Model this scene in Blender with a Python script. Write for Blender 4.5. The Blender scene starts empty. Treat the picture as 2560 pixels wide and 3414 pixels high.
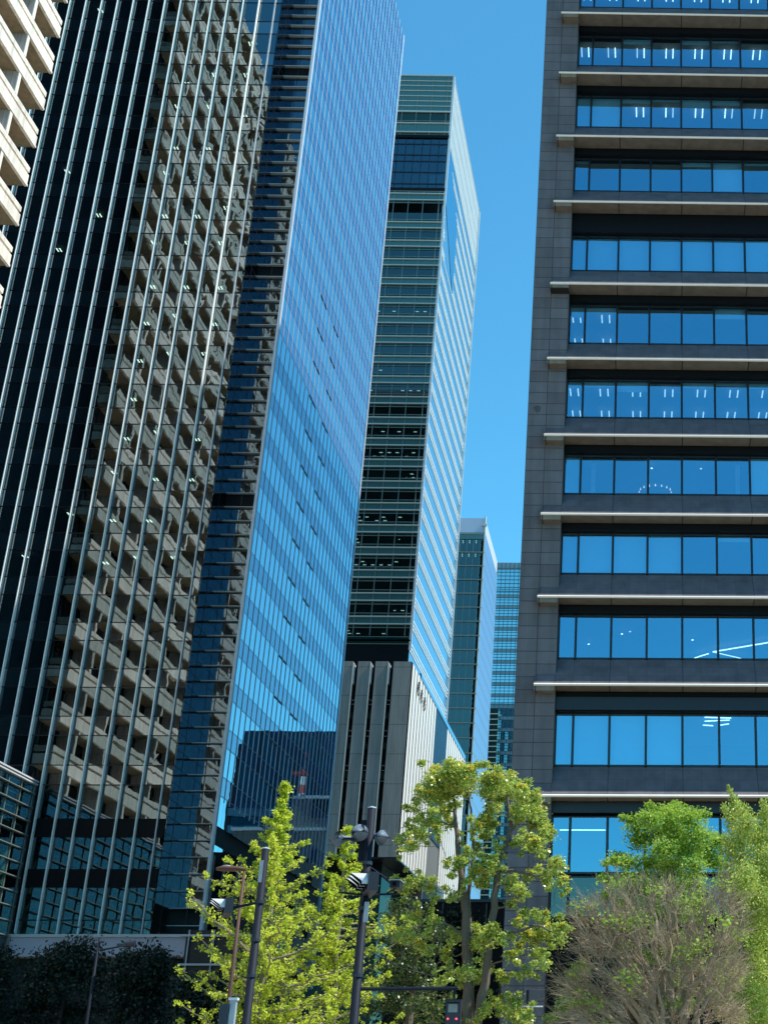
import bpy, math, random
import numpy as np
from mathutils import Vector
random.seed(7)
R = random.Random(11)
SC = bpy.context.scene
COL = SC.collection
# ------------------------------------------------------------------ camera model (grid: X along facades, Y up the street)
F, PIT, ROL, YAW = 4629.5, 0.399145, -0.002209, 0.026105
def _cam():
    fwd = np.array([0, math.cos(PIT), math.sin(PIT)]); right = np.array([1., 0, 0]); up = np.cross(right, fwd)
    c, s = math.cos(ROL), math.sin(ROL)
    rt = c*right+s*up; u2 = -s*right+c*up
    G = np.array([[math.cos(YAW), -math.sin(YAW), 0], [math.sin(YAW), math.cos(YAW), 0], [0, 0, 1]])
    return np.array([rt, -u2, fwd]) @ G
CM = _cam(); EYE = np.array([0, 0, 1.6])
def at(x, y, D):
    """point seen at a photograph pixel, on the plane Y = D"""
    d = CM.T @ np.array([x-2276, y-1707, F]); return EYE + d*D/d[1]
def pix(p):
    v = CM @ (np.array(p, float)-EYE)
    return (2276+F*v[0]/v[2], 1707+F*v[1]/v[2], v[2]) if v[2] > 0 else (-1e9, 0, 1)
cam = bpy.data.objects.new('camera', bpy.data.cameras.new('camera')); COL.objects.link(cam)
cam.data.sensor_fit = 'HORIZONTAL'; cam.data.sensor_width = 36; cam.data.lens = 36*F/2560
cam.data.shift_x = -(2276-1280)/2560; cam.data.clip_end = 5000; cam.data.clip_start = 0.1
from mathutils import Matrix
m = Matrix(((CM[0][0], -CM[1][0], -CM[2][0]), (CM[0][1], -CM[1][1], -CM[2][1]), (CM[0][2], -CM[1][2], -CM[2][2]))).to_4x4()
m.translation = Vector(EYE); cam.matrix_world = m
SC.camera = cam
# ------------------------------------------------------------------ light
SUN = Vector((1, -0.072, 1.65)).normalized()
w = bpy.data.worlds.new('World'); SC.world = w; w.use_nodes = True
nt = w.node_tree; nt.nodes.clear()
sky = nt.nodes.new('ShaderNodeTexSky'); sky.sky_type = 'NISHITA'; sky.sun_disc = False
sky.sun_elevation = math.asin(SUN.z); sky.sun_rotation = math.atan2(SUN.x, SUN.y)
sky.altitude = 0; sky.air_density = 1.0; sky.dust_density = 0.1; sky.ozone_density = 1.5
bg = nt.nodes.new('ShaderNodeBackground'); bg.inputs[1].default_value = 0.128
out = nt.nodes.new('ShaderNodeOutputWorld')
tn = nt.nodes.new('ShaderNodeMix'); tn.data_type = 'RGBA'; tn.blend_type = 'MULTIPLY'; tn.inputs[0].default_value = 1; tn.inputs[7].default_value = (.345, .92, .985, 1)
nt.links.new(sky.outputs[0], tn.inputs[6]); nt.links.new(tn.outputs[2], bg.inputs[0]); nt.links.new(bg.outputs[0], out.inputs[0])
sl = bpy.data.lights.new('sun', 'SUN'); sl.energy = 3.7; sl.angle = math.radians(.53); sl.color = (1, .94, .85)
so = bpy.data.objects.new('sun', sl); COL.objects.link(so); so.rotation_euler = SUN.to_track_quat('Z', 'Y').to_euler(); so.location = (60, -20, 200)
SC.view_settings.view_transform = 'Standard'; SC.view_settings.look = 'None'; SC.view_settings.exposure = 0.95
SC.cycles.max_bounces = 8; SC.cycles.transparent_max_bounces = 24; SC.cycles.glossy_bounces = 5
SC.cycles.sample_clamp_indirect = 6
# ------------------------------------------------------------------ materials
def newmat(name):
    m = bpy.data.materials.new(name); m.use_nodes = True; n = m.node_tree; n.nodes.clear()
    o = n.nodes.new('ShaderNodeOutputMaterial'); return m, n, o
def nd(n, t, **k):
    q = n.nodes.new(t)
    for a, b in k.items(): setattr(q, a, b)
    return q
def mth(n, op, a, b=None, c=None):
    q = nd(n, 'ShaderNodeMath', operation=op)
    for i, v in enumerate((a, b, c)):
        if v is None: continue
        if isinstance(v, (int, float)): q.inputs[i].default_value = v
        else: n.links.new(v, q.inputs[i])
    return q.outputs[0]
def mix(n, fac, a, b):
    q = nd(n, 'ShaderNodeMix', data_type='RGBA')
    for s, v in ((0, fac), (6, a), (7, b)):
        if isinstance(v, (int, float)): q.inputs[s].default_value = v
        elif isinstance(v, tuple): q.inputs[s].default_value = (*v, 1)
        else: n.links.new(v, q.inputs[s])
    return q.outputs[2]
def solid(name, col, rough=.6, metal=0, noise=.12, nscale=3, bump=0, spec=.5):
    m, n, o = newmat(name)
    p = nd(n, 'ShaderNodeBsdfPrincipled'); p.inputs['Roughness'].default_value = rough; p.inputs['Metallic'].default_value = metal
    p.inputs['Specular IOR Level'].default_value = spec
    tc = nd(n, 'ShaderNodeTexCoord'); nz = nd(n, 'ShaderNodeTexNoise'); nz.inputs['Scale'].default_value = nscale; nz.inputs['Detail'].default_value = 5
    n.links.new(tc.outputs['Object'], nz.inputs['Vector'])
    c0 = tuple(max(0, c*(1-noise)) for c in col); c1 = tuple(min(1, c*(1+noise)) for c in col)
    n.links.new(mix(n, nz.outputs[0], c0, c1), p.inputs['Base Color'])
    if bump:
        b = nd(n, 'ShaderNodeBump'); b.inputs['Strength'].default_value = bump; b.inputs['Distance'].default_value = .02
        n.links.new(nz.outputs[0], b.inputs['Height']); n.links.new(b.outputs[0], p.inputs['Normal'])
    n.links.new(p.outputs[0], o.inputs[0]); return m
def panels(name, col, joint, su, sv, ou=0, ov=0, axis='X', jw=.02, var=.12, rough=.7, brick=0, major=0, stain=None, spec=.3, noise=.1):
    """stone cladding: joint grid in (axis, Z), tone varies from slab to slab"""
    m, n, o = newmat(name); p = nd(n, 'ShaderNodeBsdfPrincipled'); p.inputs['Roughness'].default_value = rough; p.inputs['Specular IOR Level'].default_value = spec
    tc = nd(n, 'ShaderNodeTexCoord'); sp = nd(n, 'ShaderNodeSeparateXYZ'); n.links.new(tc.outputs['Object'], sp.inputs[0])
    A = sp.outputs[0 if axis == 'X' else 1]; Z = sp.outputs[2]
    v = mth(n, 'DIVIDE', mth(n, 'SUBTRACT', Z, ov), sv); fv = mth(n, 'FLOOR', v)
    u = mth(n, 'DIVIDE', mth(n, 'SUBTRACT', A, ou), su)
    if brick: u = mth(n, 'ADD', u, mth(n, 'MULTIPLY', mth(n, 'MODULO', fv, 2.0), .5))
    fu = mth(n, 'FLOOR', u)
    du = mth(n, 'PINGPONG', mth(n, 'SUBTRACT', u, fu), .5) ; dv = mth(n, 'PINGPONG', mth(n, 'SUBTRACT', v, fv), .5)
    ju = mth(n, 'LESS_THAN', mth(n, 'MULTIPLY', du, su), jw/2); jv = mth(n, 'LESS_THAN', mth(n, 'MULTIPLY', dv, sv), jw/2)
    j = mth(n, 'MAXIMUM', ju, jv)
    if major:
        um = mth(n, 'DIVIDE', mth(n, 'SUBTRACT', A, ou), major); dm = mth(n, 'PINGPONG', um, .5)
        j = mth(n, 'MAXIMUM', mth(n, 'MULTIPLY', j, .55), mth(n, 'LESS_THAN', mth(n, 'MULTIPLY', dm, major), jw))
    cb = nd(n, 'ShaderNodeCombineXYZ'); n.links.new(fu, cb.inputs[0]); n.links.new(fv, cb.inputs[1])
    wn = nd(n, 'ShaderNodeTexWhiteNoise', noise_dimensions='2D'); n.links.new(cb.outputs[0], wn.inputs['Vector'])
    nz = nd(n, 'ShaderNodeTexNoise'); nz.inputs['Scale'].default_value = 2.2; nz.inputs['Detail'].default_value = 7; nz.inputs['Roughness'].default_value = .65
    n.links.new(tc.outputs['Object'], nz.inputs['Vector'])
    t = mth(n, 'ADD', mth(n, 'MULTIPLY', wn.outputs['Value'], var*2), mth(n, 'MULTIPLY', nz.outputs[0], noise*4))
    mp = nd(n, 'ShaderNodeMapping'); mp.inputs['Scale'].default_value = (1.6, 1.6, .12); n.links.new(tc.outputs['Object'], mp.inputs[0])
    n3 = nd(n, 'ShaderNodeTexNoise'); n3.inputs['Scale'].default_value = 1.3; n3.inputs['Detail'].default_value = 6; n.links.new(mp.outputs[0], n3.inputs['Vector'])
    t = mth(n, 'ADD', t, mth(n, 'MULTIPLY', mth(n, 'SUBTRACT', n3.outputs[0], .5), .9))
    f = mth(n, 'ADD', t, 1-var-noise*2)
    base = nd(n, 'ShaderNodeMix', data_type='RGBA', blend_type='MULTIPLY'); base.inputs[0].default_value = 1; base.inputs[6].default_value = (*col, 1)
    cc = nd(n, 'ShaderNodeCombineColor'); [n.links.new(f, cc.inputs[i]) for i in range(3)]; n.links.new(cc.outputs[0], base.inputs[7])
    c = base.outputs[2]
    if stain:   # one weathered slab
        vs = nd(n, 'ShaderNodeVectorMath', operation='DISTANCE'); n.links.new(tc.outputs['Object'], vs.inputs[0]); vs.inputs[1].default_value = stain
        n2 = nd(n, 'ShaderNodeTexNoise'); n2.inputs['Scale'].default_value = 6; n.links.new(tc.outputs['Object'], n2.inputs['Vector'])
        s = mth(n, 'LESS_THAN', mth(n, 'ADD', vs.outputs['Value'], mth(n, 'MULTIPLY', n2.outputs[0], .3)), .34)
        c = mix(n, mth(n, 'MULTIPLY', s, .55), c, (.02, .02, .02))
    n.links.new(mix(n, j, c, joint), p.inputs['Base Color'])
    b = nd(n, 'ShaderNodeBump'); b.inputs['Strength'].default_value = .35; b.inputs['Distance'].default_value = .01
    n.links.new(mth(n, 'SUBTRACT', nz.outputs[0], j), b.inputs['Height']); n.links.new(b.outputs[0], p.inputs['Normal'])
    n.links.new(p.outputs[0], o.inputs[0]); return m
def glass(name, ior, tint=(1, 1, 1), trans=(.5, .6, .6), dark=None, wav=.004, wsc=.5, rough=.0, cell=None, cvar=0):
    """coated pane: Fresnel mirror over see-through (or, with dark, over an opaque back)"""
    m, n, o = newmat(name)
    g = nd(n, 'ShaderNodeBsdfGlossy'); g.inputs['Roughness'].default_value = rough; g.inputs['Color'].default_value = (*tint, 1)
    if dark: b = nd(n, 'ShaderNodeBsdfDiffuse'); b.inputs[0].default_value = (*dark, 1)
    else: b = nd(n, 'ShaderNodeBsdfTransparent'); b.inputs[0].default_value = (*trans, 1)
    r0 = ior if ior < 1 else ((ior-1)/(ior+1))**2
    ge = nd(n, 'ShaderNodeNewGeometry')
    dp = nd(n, 'ShaderNodeVectorMath', operation='DOT_PRODUCT'); n.links.new(ge.outputs['Incoming'], dp.inputs[0]); n.links.new(ge.outputs['Normal'], dp.inputs[1])
    c5 = mth(n, 'POWER', mth(n, 'SUBTRACT', 1.0, mth(n, 'ABSOLUTE', dp.outputs['Value'])), 5.0)
    fac = mth(n, 'ADD', mth(n, 'MULTIPLY', c5, 1-r0), r0)
    if not dark: fac = mth(n, 'MULTIPLY', fac, mth(n, 'SUBTRACT', 1.0, ge.outputs['Backfacing']))
    mx = nd(n, 'ShaderNodeMixShader')
    tc = nd(n, 'ShaderNodeTexCoord')
    nz = nd(n, 'ShaderNodeTexNoise'); nz.inputs['Scale'].default_value = wsc; nz.inputs['Detail'].default_value = 2.5; nz.inputs['Distortion'].default_value = .6
    n.links.new(tc.outputs['Object'], nz.inputs['Vector'])
    bp = nd(n, 'ShaderNodeBump'); bp.inputs['Strength'].default_value = 1; bp.inputs['Distance'].default_value = wav*10
    sz = nd(n, 'ShaderNodeSeparateXYZ'); n.links.new(tc.outputs['Object'], sz.inputs[0])
    hs = mth(n, 'MULTIPLY', mth(n, 'MINIMUM', mth(n, 'MAXIMUM', mth(n, 'DIVIDE', sz.outputs[2], 70.0), .3), 1.3), .1)   # upper panes bow more
    n.links.new(mth(n, 'MULTIPLY', nz.outputs[0], hs), bp.inputs['Height'])
    n.links.new(bp.outputs[0], g.inputs['Normal'])
    n.links.new(fac, mx.inputs[0]); n.links.new(b.outputs[0], mx.inputs[1]); n.links.new(g.outputs[0], mx.inputs[2])
    n.links.new(mx.outputs[0], o.inputs[0]); return m
def emit(name, col, s):
    m, n, o = newmat(name); e = nd(n, 'ShaderNodeEmission'); e.inputs[0].default_value = (*col, 1); e.inputs[1].default_value = s
    n.links.new(e.outputs[0], o.inputs[0]); m.cycles.emission_sampling = 'NONE'; return m
def leafmat(name, c1, c2, c3=None, p3=.12, trans=.35, rough=.5, spec=.4):
    m, n, o = newmat(name)
    ge = nd(n, 'ShaderNodeNewGeometry'); r = ge.outputs['Random Per Island']
    c = mix(n, r, c1, c2)
    if c3: c = mix(n, mth(n, 'GREATER_THAN', r, 1-p3), c, c3)
    p = nd(n, 'ShaderNodeBsdfPrincipled'); p.inputs['Roughness'].default_value = rough; p.inputs['Specular IOR Level'].default_value = spec; n.links.new(c, p.inputs['Base Color'])
    t = nd(n, 'ShaderNodeBsdfTranslucent'); n.links.new(c, t.inputs[0])
    mx = nd(n, 'ShaderNodeMixShader'); mx.inputs[0].default_value = trans
    n.links.new(p.outputs[0], mx.inputs[1]); n.links.new(t.outputs[0], mx.inputs[2]); n.links.new(mx.outputs[0], o.inputs[0]); return m

M = {}
M['granite'] = panels('dark granite', (.112, .110, .124), (.045, .04, .042), .93, .6143, -6.1, 58.16, jw=.035, var=.15, stain=(-5.62, 62.0, 33.3))
M['granite_side'] = panels('dark granite side', (.112, .110, .124), (.03, .03, .032), .93, .6143, 62, 58.16, 'Y', jw=.03)
M['granite_apron'] = panels('granite apron', (.095, .086, .10), (.035, .04, .05), .84, .53, -1.76, 58.2, jw=.02, major=3.36, var=.1, spec=.45)
M['soffit'] = panels('soffit stone', (.17, .15, .12), (.02, .02, .02), 3.36, 40, -1.76, 0, jw=.05, var=.05)
M['nosing'] = solid('ledge nosing', (.82, .79, .74), .45, 0, .05)
M['black'] = solid('black panel', (.006, .007, .009), .5, 0, .1, spec=.1)
M['frame'] = solid('dark window frame', (.012, .014, .02), .35, .3, .1)
M['ceil'] = solid('office ceiling', (.2, .21, .22), .9)
M['room'] = solid('office interior', (.016, .024, .027), .9, noise=.4, nscale=.4)
M['blind'] = solid('window blind', (.62, .66, .68), .9, noise=.04)
M['curtain'] = solid('pink curtain', (.6, .55, .6), .9, noise=.1)
M['tube'] = emit('ceiling lamp', (.9, .93, 1), 1.7)
M['tube_dim'] = emit('dim ceiling lamp', (.85, .92, 1), .8)
M['tube_far'] = emit('far ceiling lamp', (.9, .95, 1), 1.3)
M['bulb'] = emit('chandelier bulb', (1, .6, .5), 1.3)
M['tube_warm'] = emit('ceiling lamp warm', (1, .94, .78), 4)
M['g_stone'] = glass('office window glass', .46, (.32, .74, 1.0), (.66, .86, .93), wav=.0008, wsc=.6)
M['g_dark'] = glass('dark tower glass', .20, (.72, .92, 1), (.34, .44, .44), wav=.018, wsc=.27)
M['g_dark_sp'] = glass('dark tower spandrel glass', .30, (.74, .86, .92), dark=(.002, .004, .005), wav=.014, wsc=.27)
M['g_blue'] = glass('side tower glass', .60, (.66, .92, 1.0), dark=(.01, .03, .06), wav=.0028, wsc=.35)
M['g_blue_sp'] = glass('side tower spandrel glass', .34, (.66, .86, 1.0), dark=(.03, .07, .16), wav=.002, wsc=.4)
M['g_rec'] = glass('corner bay glass', .20, (.55, .72, .85), (.2, .3, .4), wav=.004, wsc=.8)
M['fin'] = solid('pale aluminium fin', (.86, .88, .84), .45, .0, .03, spec=.5)
M['fin_side'] = solid('aluminium side fin', (.74, .70, .84), .4, 0, .04)
M['corner'] = solid('pale corner post', (.55, .62, .70), .4, 0, .05)
M['white'] = solid('white metal cladding', (.45, .44, .54), .5, 0, .04)
M['trim'] = solid('pale trim', (.5, .54, .58), .5, 0, .04)
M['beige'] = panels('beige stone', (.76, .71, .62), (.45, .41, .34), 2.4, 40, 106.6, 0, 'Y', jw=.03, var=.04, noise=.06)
M['beige_sof'] = panels('beige soffit', (.25, .195, .12), (.12, .2, .12), 2.4, 60, 106.0, 0, 'Y', jw=.05, var=.05)  # underside shade and warm bounce mixed into a browner beige
M['beige_grey'] = panels('shaded pier stone', (.34, .34, .34), (.1, .1, .1), .6, 60, -57, 0, 'X', jw=.03, var=.04)  # greyer copy of the beige, the shade of the pier sides in its colour
M['groove'] = solid('stone groove', (.10, .08, .075), .8)  # recess shade put into the dark groove colour
M['g_beige'] = glass('beige building glass', 2.0, (.7, .85, 1), dark=(.01, .012, .018), wav=.003)
M['g_green'] = glass('green vision glass', .13, (.8, 1, .95), (.35, .5, .48), wav=.003, wsc=.3)
M['g_green_sp'] = glass('green spandrel glass', 1.7, (.8, 1, .95), dark=(.06, .14, .145), wav=.002, wsc=.4)
M['g_green_dk'] = glass('green dark glass', 1.6, (.8, 1, .95), dark=(.012, .035, .034), wav=.002, wsc=.4)
M['g_lobby'] = glass('lobby glass', 1.2, (.22, .30, .28), dark=(.02, .05, .05), wav=.01)
M['g_annex'] = glass('annex glass', .16, (.6, .85, 1), (.35, .5, .48), wav=.003)
M['g_atrium'] = glass('sky lobby glass', .16, (.6, .85, 1), (.35, .5, .55), wav=.002)
M['rail'] = solid('grey rail', (.42, .46, .44), .5)
M['railg'] = solid('grey green rail', (.16, .20, .19), .5)
M['louv'] = solid('white louvre blade', (.66, .76, .80), .45, 0, .03)
M['g_side2'] = glass('striped side glass', 3.0, (.62, .86, 1), dark=(.10, .24, .32), wav=.002)
M['g_side3'] = glass('pale side glass', .12, (.5, .68, .86), dark=(.12, .21, .33), rough=.35, wav=.002)
M['pod'] = panels('grey podium stone', (.29, .265, .25), (.14, .13, .12), 3.0, 4.83, -39, 52.6, jw=.10, var=.05, noise=.05)
M['rib'] = solid('white metal rib', (.60, .575, .53), .6, 0, .04, nscale=.3)
M['ribgap'] = solid('rib groove', (.13, .125, .12), .7)
M['g_t4'] = glass('far tower glass', 7, (.78, 1, 1), dark=(.05, .2, .3), wav=.002, wsc=.2)
M['t4sp'] = solid('far tower spandrel', (.16, .25, .30), .6)
M['t4bar'] = solid('far tower mullion', (.02, .07, .11), .5)
M['parapet'] = solid('pale rooftop screen', (.42, .46, .60), .6, 0, .05, .2)
M['asphalt'] = solid('asphalt', (.05, .05, .052), .9, 0, .25, 20, .3)
M['paving'] = panels('paving', (.28, .27, .25), (.15, .14, .13), .6, .6, 0, 0)
M['grass'] = solid('pale plaza ground', (.27, .235, .19), .95, 0, .15, .3, .3)
M['paint'] = solid('road paint', (.75, .75, .72), .7)
M['kerb'] = solid('kerb stone', (.35, .34, .32), .8)
M['pole'] = solid('grey painted pole', (.010, .014, .024), .6, .0, .15, 6, spec=.12)
M['polebrown'] = solid('brown painted pole', (.09, .045, .036), .6, 0, .15, 6, spec=.2)
M['sig'] = solid('signal housing', (.022, .028, .038), .5, .0, .08, spec=.2)
M['sigdark'] = solid('signal dark face', (.012, .016, .03), .45)
M['visor'] = solid('signal visor', (.5, .52, .54), .4, .1, .05)
M['visorin'] = solid('visor inside', (.004, .004, .004), .9, spec=.05)
M['horn'] = solid('horn loudspeaker', (.10, .14, .18), .6, 0, .06)
M['lens'] = solid('lamp lens', (.2, .2, .19), .3)
M['red'] = emit('red signal dots', (1, .04, .05), 4)
M['sign'] = solid('small plate', (.28, .32, .35), .5)
M['bark'] = solid('tree bark', (.115, .088, .065), .9, 0, .4, 14, .6)
M['bark_y'] = solid('ginkgo bark', (.20, .17, .11), .9, 0, .35, 14, .6)
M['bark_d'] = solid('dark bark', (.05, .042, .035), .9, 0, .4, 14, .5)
M['twig'] = solid('bare twig', (.29, .22, .145), .85, 0, .3, 8)
M['l_gink'] = leafmat('ginkgo leaf', (.44, .56, .035), (.70, .76, .09), None, trans=.48)
M['l_camph'] = leafmat('camphor leaf', (.24, .36, .065), (.50, .60, .14), (.74, .66, .08), .15, trans=.42, rough=.3, spec=.7)
M['l_ctip'] = leafmat('camphor young leaf', (.78, .70, .08), (.56, .58, .09), (.7, .42, .10), .12, trans=.35)
M['l_mid'] = leafmat('dull leaf', (.035, .07, .025), (.10, .15, .04), (.25, .25, .05), .08, trans=.25, rough=.35)  # dark to mid green foliage with a few yellowish leaves
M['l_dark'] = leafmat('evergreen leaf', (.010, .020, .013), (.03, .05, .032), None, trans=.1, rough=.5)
M['l_maple'] = leafmat('maple leaf', (.20, .37, .045), (.40, .56, .09), None, trans=.45)
M['l_will'] = leafmat('fine leaf', (.30, .42, .07), (.54, .62, .14), (.6, .58, .12), .08, trans=.35)
M['mastred'] = solid('red mast paint', (.4, .03, .02), .6)
M['mastwhite'] = solid('white mast paint', (.5, .5, .52), .6)
M['g_hid'] = glass('opposite block glass', 1.8, (.5, .8, 1), dark=(.008, .05, .09), wav=.003)
M['hidband'] = solid('opposite block band', (.03, .13, .21), .5)
M['masonry'] = panels('old masonry', (.14, .13, .125), (.07, .07, .07), 3, 1.2, 0, 0, jw=.04)
M['emblem'] = solid('bronze emblem', (.10, .095, .09), .5, .5)
# ------------------------------------------------------------------ mesh helpers
class MB:
    def __init__(s): s.v = []; s.f = []; s.mi = []
    def poly(s, pts, mi=0):
        k = len(s.v); s.v.extend([tuple(map(float, p)) for p in pts]); s.f.append(tuple(range(k, k+len(pts)))); s.mi.append(mi); return s
    def box(s, x0, x1, y0, y1, z0, z1, mi=0, M4=None):
        if x0 > x1: x0, x1 = x1, x0
        if y0 > y1: y0, y1 = y1, y0
        if z0 > z1: z0, z1 = z1, z0
        k = len(s.v)
        p = [(x0, y0, z0), (x1, y0, z0), (x1, y1, z0), (x0, y1, z0), (x0, y0, z1), (x1, y0, z1), (x1, y1, z1), (x0, y1, z1)]
        if M4: p = [tuple(M4 @ Vector(q)) for q in p]
        s.v += p
        for f in ((0, 3, 2, 1), (4, 5, 6, 7), (0, 1, 5, 4), (1, 2, 6, 5), (2, 3, 7, 6), (3, 0, 4, 7)):
            s.f.append(tuple(k+i for i in f)); s.mi.append(mi)
        return s
    def prismx(s, prof, x0, x1, mi=0):
        """profile of (y,z) points extruded along X"""
        n = len(prof); k = len(s.v)
        s.v += [(x0, y, z) for y, z in prof]+[(x1, y, z) for y, z in prof]
        s.f.append(tuple(k+i for i in range(n))); s.f.append(tuple(k+n+i for i in reversed(range(n)))); s.mi += [mi, mi]
        for i in range(n):
            j = (i+1) % n; s.f.append((k+j, k+i, k+n+i, k+n+j)); s.mi.append(mi)
        return s
    def tube(s, pts, rad, n=6, mi=0, cap=True):
        pts = [Vector(p) for p in pts]
        if not hasattr(rad, '__len__'): rad = [rad]*len(pts)
        k = len(s.v)
        for i, p in enumerate(pts):
            d = (pts[min(i+1, len(pts)-1)]-pts[max(i-1, 0)])
            if d.length < 1e-6: d = Vector((0, 0, 1))
            d.normalize(); a = Vector((0, 0, 1)) if abs(d.z) < .9 else Vector((1, 0, 0))
            u = d.cross(a).normalized(); v = d.cross(u)
            for j in range(n):
                t = 2*math.pi*j/n; s.v.append(tuple(p+(u*math.cos(t)+v*math.sin(t))*rad[i]))
        for i in range(len(pts)-1):
            for j in range(n):
                a = k+i*n+j; b = k+i*n+(j+1) % n; s.f.append((a, b, b+n, a+n)); s.mi.append(mi)
        if cap:
            s.f.append(tuple(k+j for j in reversed(range(n)))); s.f.append(tuple(k+(len(pts)-1)*n+j for j in range(n))); s.mi += [mi, mi]
        return s
    def lathe(s, prof, o, axis, n=20, mi=0):
        """profile (distance along axis, radius)"""
        o = Vector(o); s.tube([o+Vector(axis).normalized()*a for a, r in prof], [max(r, .0005) for a, r in prof], n, mi); return s
    def build(s, name, mat, parent=None, smooth=False, kind=None):
        me = bpy.data.meshes.new(name); me.from_pydata(s.v, [], s.f)
        mats = mat if isinstance(mat, (list, tuple)) else [mat]
        for q in mats: me.materials.append(M[q])
        if len(mats) > 1: me.polygons.foreach_set('material_index', s.mi)
        if smooth: me.polygons.foreach_set('use_smooth', [True]*len(s.f))
        me.update(); o = bpy.data.objects.new(name, me); COL.objects.link(o)
        if parent:
            o.parent = parent
            if parent.type == 'EMPTY': o.location = -parent.location
        if kind: o['kind'] = kind
        return o
def thing(name, label, cat, loc, group=None):
    o = bpy.data.objects.new(name, None); COL.objects.link(o); o.location = loc; o.empty_display_size = .5
    o['label'] = label; o['category'] = cat
    if group: o['group'] = group
    return o
def bx(name, mat, parent, *a, **k): return MB().box(*a).build(name, mat, parent, **k)
def tilted(mb, b, amp, mi=0):
    """pane set a few millimetres out of true, as real glazing is"""
    k = len(mb.v); mb.box(*b, mi=mi)
    thinx = abs(b[1]-b[0]) < abs(b[3]-b[2])
    a, c = R.uniform(-amp, amp), R.uniform(-amp, amp)
    for i in range(8):
        x, y, z = mb.v[k+i]; top_ = i >= 4
        if thinx: d = (a if top_ else -a)+(c if abs(y-b[2]) < 1e-6 else -c); mb.v[k+i] = (x+d, y, z)
        else: d = (a if top_ else -a)+(c if abs(x-b[0]) < 1e-6 else -c); mb.v[k+i] = (x, y+d, z)
    return mb
def spread(cells, name, rest, parent, limit=100, amp=.004):
    """cells: (mat, box); the ones that show largest become parts, the rest one stuff part"""
    def size(c):
        b = c[1]; p = pix(((b[0]+b[1])/2, (b[2]+b[3])/2, (b[4]+b[5])/2))
        return (p[2] if -60 < p[0] < 2620 and -60 < p[1] < 3474 else 1e6+p[2])
    cells = sorted(cells, key=size)
    for mt, b in cells[:limit]:
        if mt.startswith('g_'): tilted(MB(), b, amp).build(name, mt, parent)
        else: bx(name, mt, parent, *b)
    left = cells[limit:]
    if left:
        ms = sorted({c[0] for c in left}); mb = MB()
        for mt, b in left:
            if mt.startswith('g_'): tilted(mb, b, amp, ms.index(mt))
            else: mb.box(*b, mi=ms.index(mt))
        mb.build(rest, ms, parent, kind='stuff')
# ================================================================== SETTING
g = MB().box(-1500, 1500, -1500, 3000, -1, 0).build('ground', 'grass'); g['kind'] = 'structure'
g = MB().box(-400, 400, 8, 24, 0, .02).build('road', 'asphalt'); g['kind'] = 'structure'
g = MB().box(-34, -9, 60, 700, 0, .02).build('side_road', 'asphalt'); g['kind'] = 'structure'
g = MB()
for x in range(-100, 100, 6): g.box(x, x+3, 15.9, 16.1, .024, .028)
for x in range(-14, 8): g.box(x*.9, x*.9+.45, 19, 23, .024, .028)
g = g.build('road_marking', 'paint'); g['kind'] = 'structure'
g = MB().box(-400, 400, 24.15, 33, 0, .13).box(-400, 400, -6, 7.85, 0, .13).build('pavement', 'paving'); g['kind'] = 'structure'
g = MB().box(-400, 400, 24, 24.15, 0, .15).box(-400, 400, 7.85, 8, 0, .15).build('kerb', 'kerb'); g['kind'] = 'structure'

# ================================================================== RIGHT: dark granite office
NZ = [58.16, 53.91, 49.63, 45.37, 40.30, 35.90, 31.62, 27.41, 23.22, 18.98, 13.91]
UP = [58.16+4.27*i for i in range(7, 0, -1)]
rb = thing('stone_office_building', 'dark granite office block with long window bands and pale edged ledges, filling the right side', 'building', (10, 62, 0))
XL, XR, PX = -6.1, 34.0, -4.24
top = 90.0
bx('pier', 'granite', rb, XL, PX, 62, 63.6, 0, top)
bx('side_wall', 'granite_side', rb, XL, XL+.6, 63.6, 105, 0, top)
bx('core_wall', 'room', rb, XL+.62, XR, 72, 104.9, 0, top)
bx('roof', 'granite_side', rb, XL, XR, 62, 105, top, top+.6)
allz = UP+NZ
mull = [-3.43, -1.76, -.08, 1.60, 3.29, 4.98, 6.67, 8.36, 10.05, 11.74, 13.43, 15.12, 16.81, 18.5, 20.2, 21.9, 23.6, 25.3, 27, 28.7, 30.4, 32.1, XR]
ledge_parts = 0
blinds = {(3, 1): 1, (3, 0): 1, (4, 5): .9}
for k in range(7): blinds[(5, k)] = 1 if k in (2, 3, 5) else .98
for k in range(4): blinds[(9, k)] = 1
for k in (0, 1, 2, 3): blinds[(11, k)] = 1
blinds[(8, 0)] = 1; blinds[(8, 6)] = 1
lit = {2: 'pair', 3: 'pair2', 1: 'pair', 6: 'pair1', 7: 'pair2', 8: 'spots', 10: 'lines', 11: 'bars'}
rowid = {z: i for i, z in enumerate([62.43]+NZ)}   # 0 = floor above frame top
nwin = 0
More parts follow.
